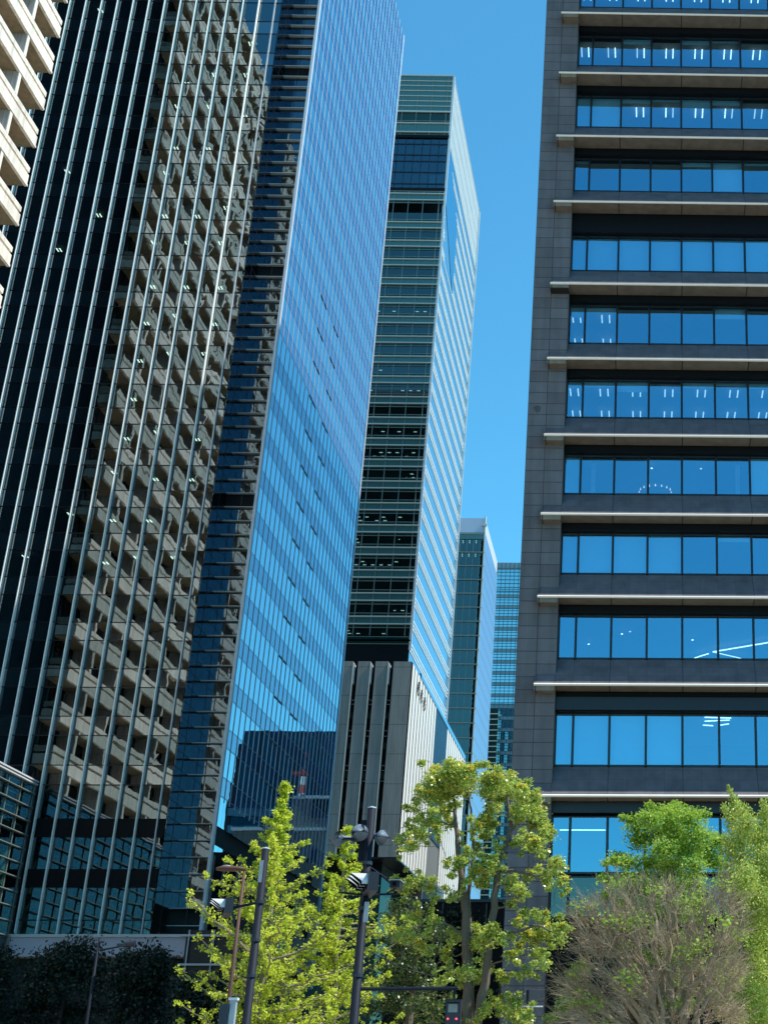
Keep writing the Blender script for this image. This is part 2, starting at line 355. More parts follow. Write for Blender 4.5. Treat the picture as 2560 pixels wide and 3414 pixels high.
for i, z in enumerate(allz):
    above = allz[i-1] if i > 0 else z+4.27
    sill = z+1.6
    head = above-.47
    if abs(z-40.30) < .01: head = 44.1
    if abs(z-13.91) < .01: head = 17.95
    # ledge slab, nosing and sloping apron; the ledge wraps on to the inner half of the pier
    lg = MB().prismx([(61.46, z-.09), (62.42, z-.09), (62.42, z+.02), (61.46, z+.02)], PX, XR)
    lg.box(-5.19, PX-.002, 61.46, 62.0, z-.32, z+.015)
    lg = lg.build('ledge', 'soffit', rb)
    ns = MB().prismx([(61.455, z-.09), (61.40, z-.06), (61.385, z-.02), (61.455, z+.03)], -5.2, XR); ns.build('nosing', 'nosing', lg)
    ap = MB().prismx([(61.47, z+.03), (62.70, sill-.08), (63.3, sill-.08), (63.3, z+.03)], PX+.002, XR)
    ap.prismx([(61.47, z+.03), (61.998, z+.62), (61.998, z+.03)], -5.18, PX-.003)
    ap.build('apron', 'granite_apron', rb)
    bx('recess', 'black', rb, PX+.003, XR, 62.43, 63.3, head, above-.1)
    # frames, panes and what is seen behind them
    xs = [PX]+mull
    r = rowid.get(z, 99)
    for k in range(len(xs)-1):
        x0, x1 = xs[k], xs[k+1]
        if z > 63 and k > 7 and (k % 2): pass
        vis = (r <= 12 and k <= 9)
        if not vis: continue
        wf = MB().box(x0-.001+.001, x0+.055, 62.76, 62.95, sill, head).box(x1-.055, x1, 62.76, 62.95, sill, head)
        wf.box(x0+.056, x1-.056, 62.762, 62.95, sill-.08+.002, sill+.05).box(x0+.056, x1-.056, 62.762, 62.95, head-.05, head-.002)
        wf = wf.build('window', 'frame', rb)
        tilted(MB(), (x0+.056, x1-.056, 62.84, 62.86, sill+.051, head-.051), .008).build('pane', 'g_stone', wf)
        b = blinds.get((r, k), R.choice((0, 0, .12, .2, .3, .18)) if r not in (8, 10, 11) else 0)
        if b: bx('blind', 'blind', rb, x0+.06, x1-.06, 63.0, 63.02, sill+.05+(head-sill)*(1-b), head-.06)
        nwin += 1
    if r <= 12:
        MB().box(xs[10], XR, 62.84, 62.86, sill, head).build('window_band', 'g_stone', rb)
    else:
        MB().box(PX, XR, 62.84, 62.86, sill, head).build('window_band', 'g_stone', rb)
    MB().box(PX+.01, XR, 63.31, 71.9, above-.35, above-.1).build('floor_slab', 'ceil', rb)
    md = lit.get(r)
    zc = above-.36-.25
    cl = []
    if md and md.startswith('pair'):
        rows = 2 if md != 'pair' else 1
        for k in range(0, 9):
            if md == 'pair1' and k > 1: continue
            xm = (xs[k]+xs[k+1])/2 + (.2 if k else -.1)
            for rr in range(rows if r not in (3,) else 2):
                y = 63.62 + rr*2.5
                for dx in (-.2, .2): cl.append((xm+dx-.034, xm+dx+.034, y, y+.8, zc, zc+.03))
    if md == 'spots':
        for x in (-2.9, .1, 2.6, 5.4): cl.append((x-.05, x+.05, 64, 64.1, zc, zc+.03))
    if md == 'lines':
        for x in (-3.0, -1.3, -.9, 2.2): cl.append((x-.05, x+.05, 64+abs(x), 64.1+abs(x), zc, zc+.03))
        p0 = Vector((3.3, 68.2, zc)); p1 = Vector((8.3, 65.2, zc))
        MB().tube([p0, p1], .035, 5).build('ceiling_light', 'tube', rb)
        MB().tube([p0, Vector((5.2, 69.6, zc))], .02, 5).build('ceiling_light', 'tube', rb)
        MB().tube([(2.4, 69.3, zc), (3.1, 68.5, zc)], .03, 5).build('ceiling_light', 'tube', rb)
    if md == 'bars':
        for q, (xa, xb) in enumerate(((2.75, 3.95), (2.72, 4.0), (2.75, 3.95), (2.7, 3.2), (3.55, 3.95))):
            y = 64.3+min(q, 3)*.75
            MB().tube([(xa, y, zc), (xb, y+(.12 if q % 2 else -.25), zc)], .03, 5).build('ceiling_light', 'tube', rb)
    dimrow = r in (6, 7)
    for b in cl: bx('ceiling_light', 'tube_dim' if (dimrow or R.random() < .2) else 'tube', rb, *b)
# navy fascia panels in the taller storeys
bx('fascia', 'frame', rb, PX+.004, XR, 62.30, 62.428, 18.0, 18.6)
bx('fascia', 'frame', rb, PX+.004, XR, 62.30, 62.428, 13.3, 13.78)
# ground storeys
for k in range(10):
    x0, x1 = ([PX]+mull)[k], ([PX]+mull)[k+1]
    for z0, z1 in ((10.69, 13.23), (8.8, 10.6)):
        wf = MB().box(x0, x0+.06, 62.76, 62.95, z0, z1).box(x1-.06, x1, 62.76, 62.95, z0, z1).box(x0+.061, x1-.061, 62.762, 62.95, z0, z0+.09).box(x0+.061, x1-.061, 62.762, 62.95, z1-.05, z1).build('window', 'frame', rb)
        bx('pane', 'g_stone' if z0 > 10 else 'g_green', wf, x0+.061, x1-.061, 62.84, 62.86, z0+.091, z1-.051)
bx('base_wall', 'black', rb, PX+.003, XR, 62.9, 64, 0, 8.7)
bx('ceiling_light', 'tube', rb, -4.0, -1.9, 64.5, 64.56, 12.9, 12.94)
t = thing('chandelier', 'ring chandelier with glowing bulbs hanging behind a mid height window band of the granite office', 'chandelier', (.3, 66.3, 31.2))
ring = MB(); N = 26
cx, cy, cz = .3, 66.3, 30.72
ring.tube([(cx+.8*math.cos(2*math.pi*i/N), cy+.8*math.sin(2*math.pi*i/N), cz) for i in range(N+1)], .05, 6); ring.build('ring', 'curtain', t)
mb = MB()
for i in range(16):
    a = 2*math.pi*i/16; mb.tube([(cx+.83*math.cos(a), cy+.83*math.sin(a), cz-.05), (cx+.83*math.cos(a), cy+.83*math.sin(a), cz+.06)], [.035, .02], 6)
mb.build('bulbs', 'bulb', t); MB().tube([(cx, cy, cz), (cx, cy, 31.55)], .02, 5).tube([(cx-1, cy, cz), (cx+1, cy, cz)], .02, 5).build('hanger', 'frame', t)
for x, s in ((-2.95, 1), (4.55, -1)):
    MB().prismx([(63.9, 28.9), (63.94, 28.9), (63.94, 31.2), (63.9, 31.2)], x, x+.22*s).build('curtain', 'curtain', rb)

# ================================================================== tall tower behind it (casts the shade on the left tower, mirrored in its glass)
def plainblock(t, x0, x1, y0, y1, z1, wall, bandmat, fl=4.2, z0=0, sides='front', mod=3.2):
    bx('wall', wall, t, x0, x1, y0, y1, z0, z1)
    k = z0+3
    while k < z1-2:
        mb = MB(); mb.box(x0-.12, x1+.12, y0-.12, y1+.12, k, k+1.5); mb.build('floor_band', bandmat, t); k += fl
hb = thing('hidden_office_tower', 'tall plain glass tower standing behind the dark granite office', 'building', (14, 140, 0))
plainblock(hb, -6.0, 34, 114, 182, 126.5, 'g_hid', 'granite')
# ================================================================== blocks opposite the side glass (seen mirrored in it)
gb = thing('mirrored_glass_block', 'dark blue banded glass block mirrored in the side glass of the left tower', 'building', (-12, 250, 0))
bx('wall', 'g_hid', gb, -23.9, -2.2, 250.2, 275, 0, 63.2)
for k in range(16):
    z = 2+k*3.05
    if z < 50: bx('floor_band', 'hidband', gb, -24.0, -1.9+.2*(k % 2), 249.95, 250.3, z, z+1.35)
for k in range(6): bx('mullion', 'frame', gb, -23.5+k*3.6, -23.3+k*3.6, 249.8, 250.0, 50, 63)
bx('corner_fin', 'frame', gb, -2.1, -1.4, 250.2, 256, 0, 60.8)
ms = thing('mirrored_masonry_block', 'old grey masonry block with rows of small windows mirrored in the left tower', 'building', (-20, 235, 0))
MB().box(-22.8, -7.2, 235, 244, 0, 43).box(-22.8, -16, 236.5, 244, 43, 48.6).build('wall', 'masonry', ms)
bx('cornice', 'trim', ms, -22.9, -7.0, 234.6, 235.2, 42.6, 43.1)
bx('cornice', 'trim', ms, -22.9, -15.8, 236.2, 236.6, 48.2, 48.7)
for r_ in range(7):
    for c_ in range(5):
        x = -9.6-c_*2.6; z = 37.4-r_*4.0
        if r_ < 6: bx('window', 'black', ms, x-1.1, x, 234.95, 235.2, z, z+2.1)
bx('penthouse_vent', 'black', ms, -22.5, -19.5, 236.3, 236.6, 45, 48)
mt = thing('lattice_mast', 'red and white radio mast mirrored in the side glass of the left tower', 'mast', (-14.4, 243, 43))
for i in range(7):
    z0 = 48.6+i*1.5
    MB().tube([(-14.4, 249, z0), (-14.4, 249, z0+1.5)], [.42-i*.035, .38-i*.035], 6).build('segment', 'mastred' if i % 2 == 0 else 'mastwhite', mt)
MB().tube([(-14.4, 246, 59), (-14.4, 246, 61.5)], [.14, .04], 5).build('spire', 'mastwhite', mt)
bx('platform', 'mastred', mt, -15.4, -13.5, 245.2, 246.8, 54.2, 54.7)
lw = thing('mirrored_low_wing', 'low dark wing with vertical piers mirrored low in the left tower', 'building', (-20, 205, 0))
bx('wall', 'black', lw, -19.4, -9.5, 200, 212, 0, 33.5)
for k in range(5): bx('pier', 'masonry', lw, -19+k*1.9, -18.6+k*1.9, 199.7, 200, 0, 33)

# ================================================================== LEFT: glass tower
ta = thing('glass_tower', 'tall dark glass tower with pale vertical fins in front and sky blue side glass', 'building', (-50, 140, 0))
ZV = [75.52-4.313*k for k in range(-18, 12)]    # bottoms of vision glass; spandrel is the 1.7 m below
ZV = [z for z in ZV if z < 150]
FX = [-41.52-1.703*k for k in range(0, 16)]
YF = 120.0
TOP = 150.0
cells = []
for z in ZV:
    z1 = min(z+2.61, TOP)
    for k in range(len(FX)):
        xa = FX[k]; xb = FX[k-1] if k else -40.84
        if z > 20:
            cells.append(('g_dark', (xa+.03, xb-.03, YF, YF+.03, z+.04, z1-.04)))
            cells.append(('g_dark_sp', (xa+.03, xb-.03, YF, YF+.03, z-1.66, z-.04)))
low = [(23.49, 26.35, 'g_dark'), (19.28, 21.95, 'g_dark'), (15.2, 17.81, 'g_dark'), (13.95, 15.14, 'g_dark')]
for z0, z1, mt_ in low:
    for k in range(7):
        xa = FX[k]; xb = FX[k-1] if k else -40.84
        cells.append((mt_, (xa+.03, xb-.03, YF, YF+.03, z0+.03, z1-.03)))
spread(cells, 'window', 'upper_windows', ta)
for z0, z1 in ((21.95, 23.49), (17.81, 19.28)): bx('black_band', 'black', ta, -52.2, -40.9, YF-.02, YF+.2, z0, z1)
for z in ZV:
    for zz in ((z, z-1.7) if z > 28 else ((z,) if z > 27 else ())):
        bx('transom', 'frame', ta, -67.5, -40.8, YF-.06, YF+.04, zz-.035, zz+.035)
bx('transom', 'frame', ta, -52, -40.8, YF-.05, YF+.05, 15.13, 15.22)
bx('transom', 'frame', ta, -52, -40.8, YF-.05, YF+.05, 26.34, 26.42)
for k, x in enumerate(FX):
    zb = 13.95 if k < 7 else 24.5
    if k == 0: bx('fin', 'trim', ta, x-.05, x+.05, YF-.2, YF+.02, zb, TOP+1)
    else: MB().box(x-.03, x+.03, YF-.36, YF+.02, zb, TOP+1).tube([(x, YF-.40, zb), (x, YF-.40, TOP+1)], .062, 12).build('fin', 'fin', ta)
# interior: slabs and ceiling lights
for z in ZV:
    if z > 26: bx('floor_slab', 'room', ta, -67, -41.0, YF+.25, YF+14, z-1.5, z-.2)
bx('core', 'room', ta, -67.3, -41.2, 127.6, 165, 0, TOP-.5)
nl = 0
spots = []
for z in ZV:
    if not 26 < z < 116: continue
    for k in range(1, 14):
        p = pix((FX[k]+.8, YF+2, z+2.3))
        if not (0 < p[0] < 950 and 0 < p[1] < 3000): continue
        if (k % 2 == 0) and R.random() < (.8 if k < 8 else .15): spots.append((k, z))
for k, z in spots[:48]:
    x = FX[k]+.85; y = YF+1.2+R.choice((0, 1.6))
    zc = z+2.56
    for dx in (-.16, .16): bx('ceiling_light', 'tube_warm', ta, x+dx-.06, x+dx+.06, y, y+.6, zc-.04, zc)
for xa, ya, xb, yb, zc in ((-52.5, 124, -50.2, 121.5, 53.2), (-51, 124, -49.4, 121.6, 53.2), (-49.5, 124, -47.9, 121.6, 44.5), (-47.3, 123, -46.6, 122, 44.5), (-43.2, 123.5, -41.6, 121.4, 44.5)):
    MB().tube([(xa, ya, zc), (xb, yb, zc)], .035, 5).build('ceiling_light', 'tube_warm', ta)
# end return and recessed corner bay with horizontal fins
c2 = []
for k in range(-8, 88):
    z0 = 28.08+1.4377*k; z1 = z0+1.4377
    if z0 < 14.4 or z1 > TOP: continue
    mt_ = 'black' if (105.4 < z0 < 106.9 or 79.6 < z0 < 81.1 or 53.2 < z0 < 54.6) else 'g_rec'
    c2.append((mt_, (-40.8, -39.36, 124.0, 124.03, z0+.03, z1-.03))); c2.append((mt_, (-39.30, -37.95, 124.0, 124.03, z0+.03, z1-.03)))
    c2.append(('g_rec', (-40.83, -40.80, 120.05, 122.0, z0+.03, z1-.03))); c2.append(('g_rec', (-40.83, -40.80, 122.06, 123.98, z0+.03, z1-.03)))
spread(c2, 'bay_window', 'upper_bay_windows', ta)
fcount = 0
rest = MB()
for k in range(-9, 84):
    z0 = 28.08+1.4377*k
    if z0 < 14.3 or z0 > TOP: continue
    if -3 < pix((-39, 124, z0))[1]: bx('louvre', 'rail', ta, -40.79, -37.98, 123.62, 123.99, z0-.03, z0+.03)
    rest.box(-40.87, -40.79, 120.02, 124, z0-.03, z0+.03)
rest.build('return_transom', 'frame', ta)
bx('bay_mullion', 'frame', ta, -39.36, -39.30, 123.95, 124.05, 14, TOP); bx('bay_mullion', 'frame', ta, -40.86, -40.78, 121.98, 122.07, 14, TOP)
bx('corner_post', 'corner', ta, -38.0, -37.74, 123.6, 124.1, 13.9, TOP+.5)
bx('bay_soffit', 'room', ta, -41.2, -37.95, 124.9, 127.5, 13.9, TOP)
# sky blue side
XS = -37.9
YM = [124.1+1.72*k for k in range(26)]; YE = 167.2; YM = [y for y in YM if y < YE-.5]+[YE]
c3 = []
SP = []
for z in ZV:
    for k in range(len(YM)-1):
        c3.append(('g_blue', (XS-.03, XS, YM[k]+.02, YM[k+1]-.02, z+.035, min(z+2.57, TOP))))
        if z-1.66 < TOP: c3.append(('g_blue_sp', (XS-.03, XS, YM[k]+.02, YM[k+1]-.02, z-1.66, z-.035)))
for z0, z1 in ((23.77, 26.33), (19.46, 22.1), (14, 19.4)):
    for k in range(len(YM)-1): c3.append(('g_blue', (XS-.03, XS, YM[k]+.02, YM[k+1]-.02, z0, z1)))
spread(c3, 'side_window', 'upper_side_windows', ta, amp=.0015)
for y in YM: bx('side_mullion', 'fin_side', ta, XS-.01, XS+.055, y-.022, y+.022, 26, TOP+.4)
for z in ZV:
    for zz in (z, z-1.7):
        if zz < TOP: bx('side_transom', 'frame', ta, XS-.02, XS+.012, 124.1, YE, zz-.025, zz+.025)
    if z < 90:
        for ya, yb in ((138.2, 141.3), (144.8, 147.8)): bx('vent', 'black', ta, XS, XS+.05, ya, yb, z-1.90, z-1.77)
bx('side_backing', 'room', ta, -41.1, XS-.2, 127.6, YE-.05, 13.9, TOP-.2)
bx('end_post', 'corner', ta, XS-.4, XS+.1, YE, YE+.3, 13, TOP+.6)
bx('parapet', 'white', ta, -67, XS-.2, 124.1, YE, TOP, TOP+.7)
# base slab and rails
bx('base_slab', 'white', ta, -51.95, -37.5, 118.9, 124, 12.2, 13.7)
bx('slab_edge', 'trim', ta, -52.05, -37.4, 118.7, 119.4, 13.705, 13.93)
bx('gap_wall', 'frame', ta, -54.5, -51.9, 118.9, 120, 0, 26.3)
bx('base_wall', 'room', ta, -52, -37.6, 120.5, 167, 0, 12.15)
cn = MB().box(-37.3, -30, 118.3, 121, 10.3, 14.2).build('entrance_canopy', 'frame', ta)
for z in (13.75, 11.5): MB().tube([(-37.6, 118.0, z), (-31, 118.0, z)], .09, 8).build('rail', 'trim', cn)
for x in (-37.0, -35.0, -33.0): MB().tube([(x, 118.0, 10.8), (x, 118.0, 14.2)], .06, 8).build('post', 'trim', cn)

# ================================================================== low glass annex at the far left
an = thing('glass_annex', 'low glass wing with horizontal blades and pale blinds at the lower left edge', 'building', (-55, 105, 0))
AX = -51.76
zs = [26.38-1.148*k for k in range(23)]
Ym = [118.4-2.45*k for k in range(14)]
bx('core', 'room', an, -66, AX-1.6, 84, 118.4, 0, 26.3)
bx('roof_edge', 'trim', an, AX-6, AX+.35, 84, 118.45, 26.2, 26.34); bx('roof_edge', 'trim', an, AX-6, AX+.3, 84, 118.44, 25.98, 26.1)
for i, z in enumerate(zs[1:-1]):
    bx('blade', 'railg', an, AX, AX+.28, 84, 118.4, z-.035, z+.035)
ca = []
for i in range(len(zs)-2):
    for k in range(len(Ym)-1):
        ca.append(('g_annex', (AX-.02, AX, Ym[k+1]+.04, Ym[k]-.04, zs[i+1]+.04, zs[i]-.04)))
ca.sort(key=lambda c: 0); spread(ca, 'window', 'lower_windows', an)
for y in Ym: bx('mullion', 'railg', an, AX-.03, AX+.08, y-.04, y+.04, 3, 26.1)
for i in range(4):
    for k in range(6): bx('blind', 'blind', an, AX-.3, AX-.27, Ym[k+1]+.25, Ym[k]-.2, zs[i+1]+.1, zs[i+1]+.8)
MB().tube([(AX-.9, 117.2, 0), (AX-.9, 117.2, 21.6)], .45, 14).build('column', 'beige', an, smooth=True)
for z in (21.9, 17.6): bx('floor_slab', 'black', an, AX-1.5, AX-.5, 84, 118, z-.9, z)

# ================================================================== beige concrete building
be = thing('beige_stone_building', 'sunlit beige stone office building with deep horizontal bands at the upper left', 'building', (-62, 80, 0))
BX, BY0, BY1 = -57.0, -20.0, 106.62
bx('core', 'g_beige', be, -80, BX-2.0, BY0, BY1-1.2, 0, 140)
pc = []
for k in range(-10, 21):
    z = 97.54-4.3*k
    b = MB().box(BX-1.95, BX-.4, BY0, BY1-.4, z-.80, z-.52)
    b.build('groove', 'groove', be)
    bx('coping', 'beige', be, BX-1.96, BX-.02, BY0, BY1-.03, z-.52, z)
    band = bx('band', 'beige', be, BX-1.97, BX, BY0, BY1, z-1.78, z-.80)
    bx('lip', 'beige', band, BX-.22, BX+.05, BY0, BY1+.04, z-2.0, z-1.79)
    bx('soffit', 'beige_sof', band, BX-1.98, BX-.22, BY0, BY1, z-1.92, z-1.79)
    for i in range(17):
        y = 101.5-7.2*i
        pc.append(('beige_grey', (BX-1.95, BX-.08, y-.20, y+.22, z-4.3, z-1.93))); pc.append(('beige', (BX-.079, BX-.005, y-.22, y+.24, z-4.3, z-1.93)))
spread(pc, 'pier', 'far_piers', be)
bx('roof', 'beige', be, -80, BX-.3, BY0, BY1-.3, 140.0, 141)
bx('end_wall', 'frame', be, -80, BX-2.1, BY1-1.15, BY1-.6, 0, 140)  # shade on this end is put in as near-black colour

# ================================================================== green glass tower
gt = thing('green_glass_tower', 'slim tower with green banded front and white striped side, middle of the street', 'building', (-50, 240, 60))
GX, GY, GB = -40.2, 225.0, 271.0
GL = -62
bx('core', 'room', gt, GL, GX-6, GY+8, GB-.1, 60, 191.4)
bx('crown', 'g_green_sp', gt, GL, GX, GY, GY+.3, 182.6, 191.5)
for z in (190.3, 189.1, 187.85, 186.55, 185.28, 184.05): bx('rail', 'rail', gt, GL, GX+.05, GY-.15, GY-.0, z-.07, z+.07)
bx('rail', 'rail', gt, GL, GX+.1, GY-.25, GY, 182.5, 182.8); bx('coping', 'rail', gt, GL, GX+.15, GY-.2, GB, 191.51, 191.8)
def gspan(z0, z1):   # spandrel zone: pale glass with two rails
    bx('spandrel', 'g_green_sp', gt, GL, GX, GY, GY+.3, z0+.62, z1-.62); bx('spandrel', 'g_green_dk', gt, GL, GX, GY, GY+.28, z1-.62, z1)
    bx('spandrel', 'g_green_dk', gt, GL, GX, GY, GY+.28, z0, z0+.62)
    for z in (z0+.62, z1-.62): bx('rail', 'rail', gt, GL, GX+.1, GY-.3, GY, z-.09, z+.09)
    bx('rail', 'railg', gt, GL, GX+.05, GY-.1, GY, z1-.04, z1+.06); bx('rail', 'railg', gt, GL, GX+.05, GY-.1, GY, z0-.05, z0+.05)
gspan(177.0, 180.4)
bx('window_band', 'g_green_dk', gt, GL, GX, GY+.1, GY+.3, 180.4, 182.5)
bx('black_band', 'black', gt, GL, GX+.05, GY-.1, GY+.3, 176.3, 177.0); bx('black_band', 'black', gt, GL, GX+.05, GY-.1, GY+.3, 163.7, 164.4)
# sky lobby
bx('lobby_glass', 'g_atrium', gt, GL, GX, GY+.2, GY+.3, 164.4, 176.3)
for i in range(13): bx('lobby_mullion', 'frame', gt, GX-.2-1.62*i-.05, GX-.2-1.62*i+.05, GY+.1, GY+.35, 164.4, 176.3)
for z in (174.9, 172.3, 170.8, 168.2, 165.5): bx('lobby_transom', 'frame', gt, GL, GX, GY+.12, GY+.34, z-.12, z+.12)
bx('lobby_wall', 'g_green_dk', gt, GL, GX-.3, GY+4, GY+4.2, 164.5, 176.2)
bx('lobby_blind', 'blind', gt, GX-3.2, GX-1.0, GY+.8, GY+.9, 165.7, 168.0)
bx('lobby_blind', 'railg', gt, GX-5.2, GX-3.4, GY+.8, GY+.9, 165.7, 168.0)
bx('lobby_column', 'trim', gt, GX-.75, GX-.45, GY+.7, GY+1.1, 165, 176)
# storeys
GZ = [163.6-3.0]   # first spandrel under the lobby
z = 163.6; gspan(160.9, 163.6); zz = [160.9]
f0 = 115.75-.6     # a vision-band bottom
bands = []
k = 0
zv = 160.9-2.0
levels = []
z = 95.81+4.19*15
while z > 74:
    levels.append(z); z -= 4.19
for i, z in enumerate(levels):      # z = top of vision band; vision 1.6 m; spandrel 2.6 m under it
    if z > 160.9: continue
    bx('window_band', 'g_green', gt, GL, GX, GY+.05, GY+.2, z-1.62, z)
    if z-4.19 > 72 : gspan(z-4.19, z-1.62)
    else: gspan(72.0, z-1.62)
    bx('floor_slab', 'room', gt, GL, GX-.4, GY+.5, GY+8, z-4.1, z-1.7)
    bx('ceiling', 'black', gt, GL, GX-.4, GY+.5, GY+8, z+.05, z+.12)
    if i % 3 == 1:
        for a in (GX-4.5-R.random()*3,): bx('blind', 'g_green_dk', gt, a-3.5-4*R.random(), a+3, GY+.5, GY+.55, z-1.6, z)
    if i % 4 != 2 :
        for j in range(9):
            for rr in range(2):
                if nl < 96 and R.random() < .5 and z < 140:
                    x = GX-2.2-1.45*j; y = GY+1.6+rr*1.6; nl += 1
                    bx('ceiling_light', 'tube_far', gt, x-.28, x+.28, y, y+.18, z-.03, z+.02)
bx('base_band', 'black', gt, GL, GX+.02, GY+.05, GY+.3, 68.3, 72.0)
for i in range(10):
    x = GX-1.1-2.83*i if i else GX-.9
    bx('mullion', 'railg', gt, x-.06, x+.06, GY-.12, GY+.02, 73.5, 163.6); bx('mullion', 'railg', gt, x-.06, x+.06, GY-.12, GY+.02, 177, 191.5)
# side: glass with groups of white blades per storey, a glazed cut at the lobby
SG = MB()
prof = [(GY, 70.5), (GB, 70.5), (GB, 193.3), (GY, 193.3)]
bx('side_glass', 'g_side2', gt, GX-.3, GX-.02, GY+.31, GB, 60, 191.4)
ng = 0
for i, z in enumerate([95.81+4.19*k for k in range(-9, 24)]):
    for dz in (-2.35, -3.05, -3.75):
        zz_ = z+dz
        if zz_ < 60 or zz_ > 191: continue
        y0 = GY+.1
        if 163.5 < zz_ < 176.5:   # blades stop short of the lobby's slanting cut
            t_ = (176.5-zz_)/12.5; y0 = GY+.3+17.3*min(1, t_*1.35) if t_ < .74 else GY+17.6
        elif 151 < zz_ <= 163.5: y0 = GY+.1
        if 151 < zz_ < 163.6:
            ys = GY+.1; ye = GY+17.3*(1-(163.6-zz_)/12.6*.0)-6*(163.6-zz_)/12.6
            bx('side_blade', 'louv', gt, GX-.02, GX+.10, ys, GY+5.5*(163.6-zz_)/12.6+.2, zz_-.10, zz_+.10); bx('side_blade', 'louv', gt, GX-.02, GX+.10, GY+17.6, GB, zz_-.10, zz_+.10)
        else:
            bx('side_blade', 'louv', gt, GX-.02, GX+.10, y0, GB, zz_-.10, zz_+.10); ng += 1
    if z > 177: 
        for dz in (-.4, -1.1, -1.8):
            if z+dz < 191.2: bx('side_blade', 'louv', gt, GX-.02, GX+.10, GY+.1, GB, z+dz-.10, z+dz+.10)
bx('corner_post', 'trim', gt, GX-.05, GX+.36, GY-.05, GY+.3, 71, 191.5)
bx('end_post', 'trim', gt, GX-.1, GX+.4, GB, GB+.3, 60, 191.4)
MB().poly([(GX+.05, GY+.3, 176.5), (GX+.05, GY+17.4, 175.0), (GX+.05, GY+17.4, 151), (GX+.05, GY+.3, 164)]).poly([(GX+.0, GY+.3, 176.5), (GX+.0, GY+.3, 164), (GX+.0, GY+17.4, 151), (GX+.0, GY+17.4, 175.0)]).build('lobby_side_glass', 'g_blue', gt)

# ================================================================== podium
po = thing('podium_building', 'grey stone podium with three dark slots and a white ribbed sunlit side', 'building', (-50, 235, 0))
PXc, PY, PB, PZ0, PZ1 = -39.0, 222.0, 295.0, 36.3, 68.05
sl_ = [(-48.65, -47.8), (-45.8, -44.95), (-42.88, -42.0)]
edges = [-62, sl_[0][0], sl_[0][1], sl_[1][0], sl_[1][1], sl_[2][0], sl_[2][1], PXc]
for i in (0, 2, 4, 6): bx('front_wall', 'pod', po, edges[i], edges[i+1], PY, PY+1.2, PZ0, PZ1)
for a, b in sl_:
    s_ = bx('slot', 'black', po, a, b, PY+1.0, PY+1.19, PZ0, PZ1)
    bx('slot_edge', 'rail', s_, a, a+.13, PY-.12, PY+.9, PZ0, PZ1-.2)
    bx('slot_lamp', 'trim', s_, a+.14, a+.34, PY+.1, PY+.9, PZ1-3.8, PZ1-.5)
    for z in (61.6, 60.9, 59.0, 56.5, 55.6, 50.8, 50.0, 48.3): bx('glint', 'rail', s_, a+.2, a+.62, PY+.6, PY+.9, z, z+.09)
    for z in (59.0, 54.0, 49.2, 44.4): bx('slot_band', 'g_green_dk', s_, a+.14, b, PY+.55, PY+.95, z-.5, z+.5)
bx('body', 'ribgap', po, -62, PXc-.25, PY+1.2, PB, PZ0, PZ1-.3)
bx('rear_body', 'ribgap', po, -62, PXc-.25, 250.6, PB, 0, PZ0)
bx('soffit', 'frame', po, -62, PXc, PY, 250.6, PZ0-.25, PZ0-.01)
ny = 0; y = PY+.02
while y < PB-1:
    wdt = 3.1 if ny == 0 else 2.15
    strip = 251 < y < 267
    if not strip:
        bx('rib', 'rib', po, PXc-.24, PXc, y, y+wdt, PZ0 if y < 250.5 else 0, PZ1)
    y += wdt+.8; ny += 1
bx('side_window', 'g_side2', po, PXc-.2, PXc-.12, 250.9, 267.2, 45, PZ1-.1)
for k in range(15): bx('window_fin', 'hidband', po, PXc-.12, PXc+.02, 251.2+k*1.08, 251.5+k*1.08, 45, PZ1-.1)
bx('coping', 'g_side2', po, PXc-2, PXc+.1, PY+10, PB, PZ1+.01, PZ1+.9)
bx('lobby_wall', 'black', po, -62, -42, 226, 250, 0, PZ0-.3)
bx('lobby_side_glass', 'g_lobby', po, -42, -41.9, 226, 250, 0, PZ0-.3)
bx('lobby_front_glass', 'g_lobby', po, -62, -42.1, 225.8, 225.95, 0, PZ0-3)
em = MB()   # emblem of small metal strokes on the ribs
ee = thing('wall_emblem', 'small dark metal emblem fixed high on the white ribbed wall', 'emblem', (PXc, 232, 64))
for q in range(3):
    yc = 229.5+q*3.6
    zc = 65.5-q*.35
    for a in range(9):
        an_ = a*2*math.pi/9; r0, r1 = .25, .95
        em.tube([(PXc+.18, yc+math.cos(an_)*r0, zc+math.sin(an_)*r0*1.3), (PXc+.18, yc+math.cos(an_)*r1, zc+math.sin(an_)*r1*1.3)], .10, 5)
em.build('strokes', 'emblem', ee); 
mb = MB()
for q in range(3): mb.tube([(PXc, 229.5+q*3.6, 65.5-q*.35), (PXc+.2, 229.5+q*3.6, 65.5-q*.35)], .3, 8)
mb.build('bosses', 'emblem', ee)

# ================================================================== third tower
t3 = thing('dark_green_tower', 'dark green glass tower with a pale blue side and rooftop screen, behind the striped tower', 'building', (-58, 390, 0))
TX, TY, TB = -47.6, 375.0, 411.0
bx('core', 'room', t3, -78, TX-3, TY+4, TB, 0, 152)
bx('rooftop_screen', 'parapet', t3, -78, TX-.5, TY+.6, TY+1.0, 152.9, 157.6); bx('side_screen', 'parapet', t3, TX-.5, TX-.2, TY+.6, TB, 152.21, 157.3)
MB().tube([(TX-.1, TY+.2, 152), (TX-.1, TY+.2, 158)], .28, 8).box(TX-1.0, TX+.4, TY-.2, TY+.6, 155, 155.6).build('gondola', 'rail', t3)
bx('roof_edge', 'railg', t3, -78, TX, TY-.1, TB, 152.2, 152.85)
bx('window_band', 'g_green_sp', t3, -78, TX, TY, TY+.1, 150.8, 152.1)
k = 0; z = 146.6
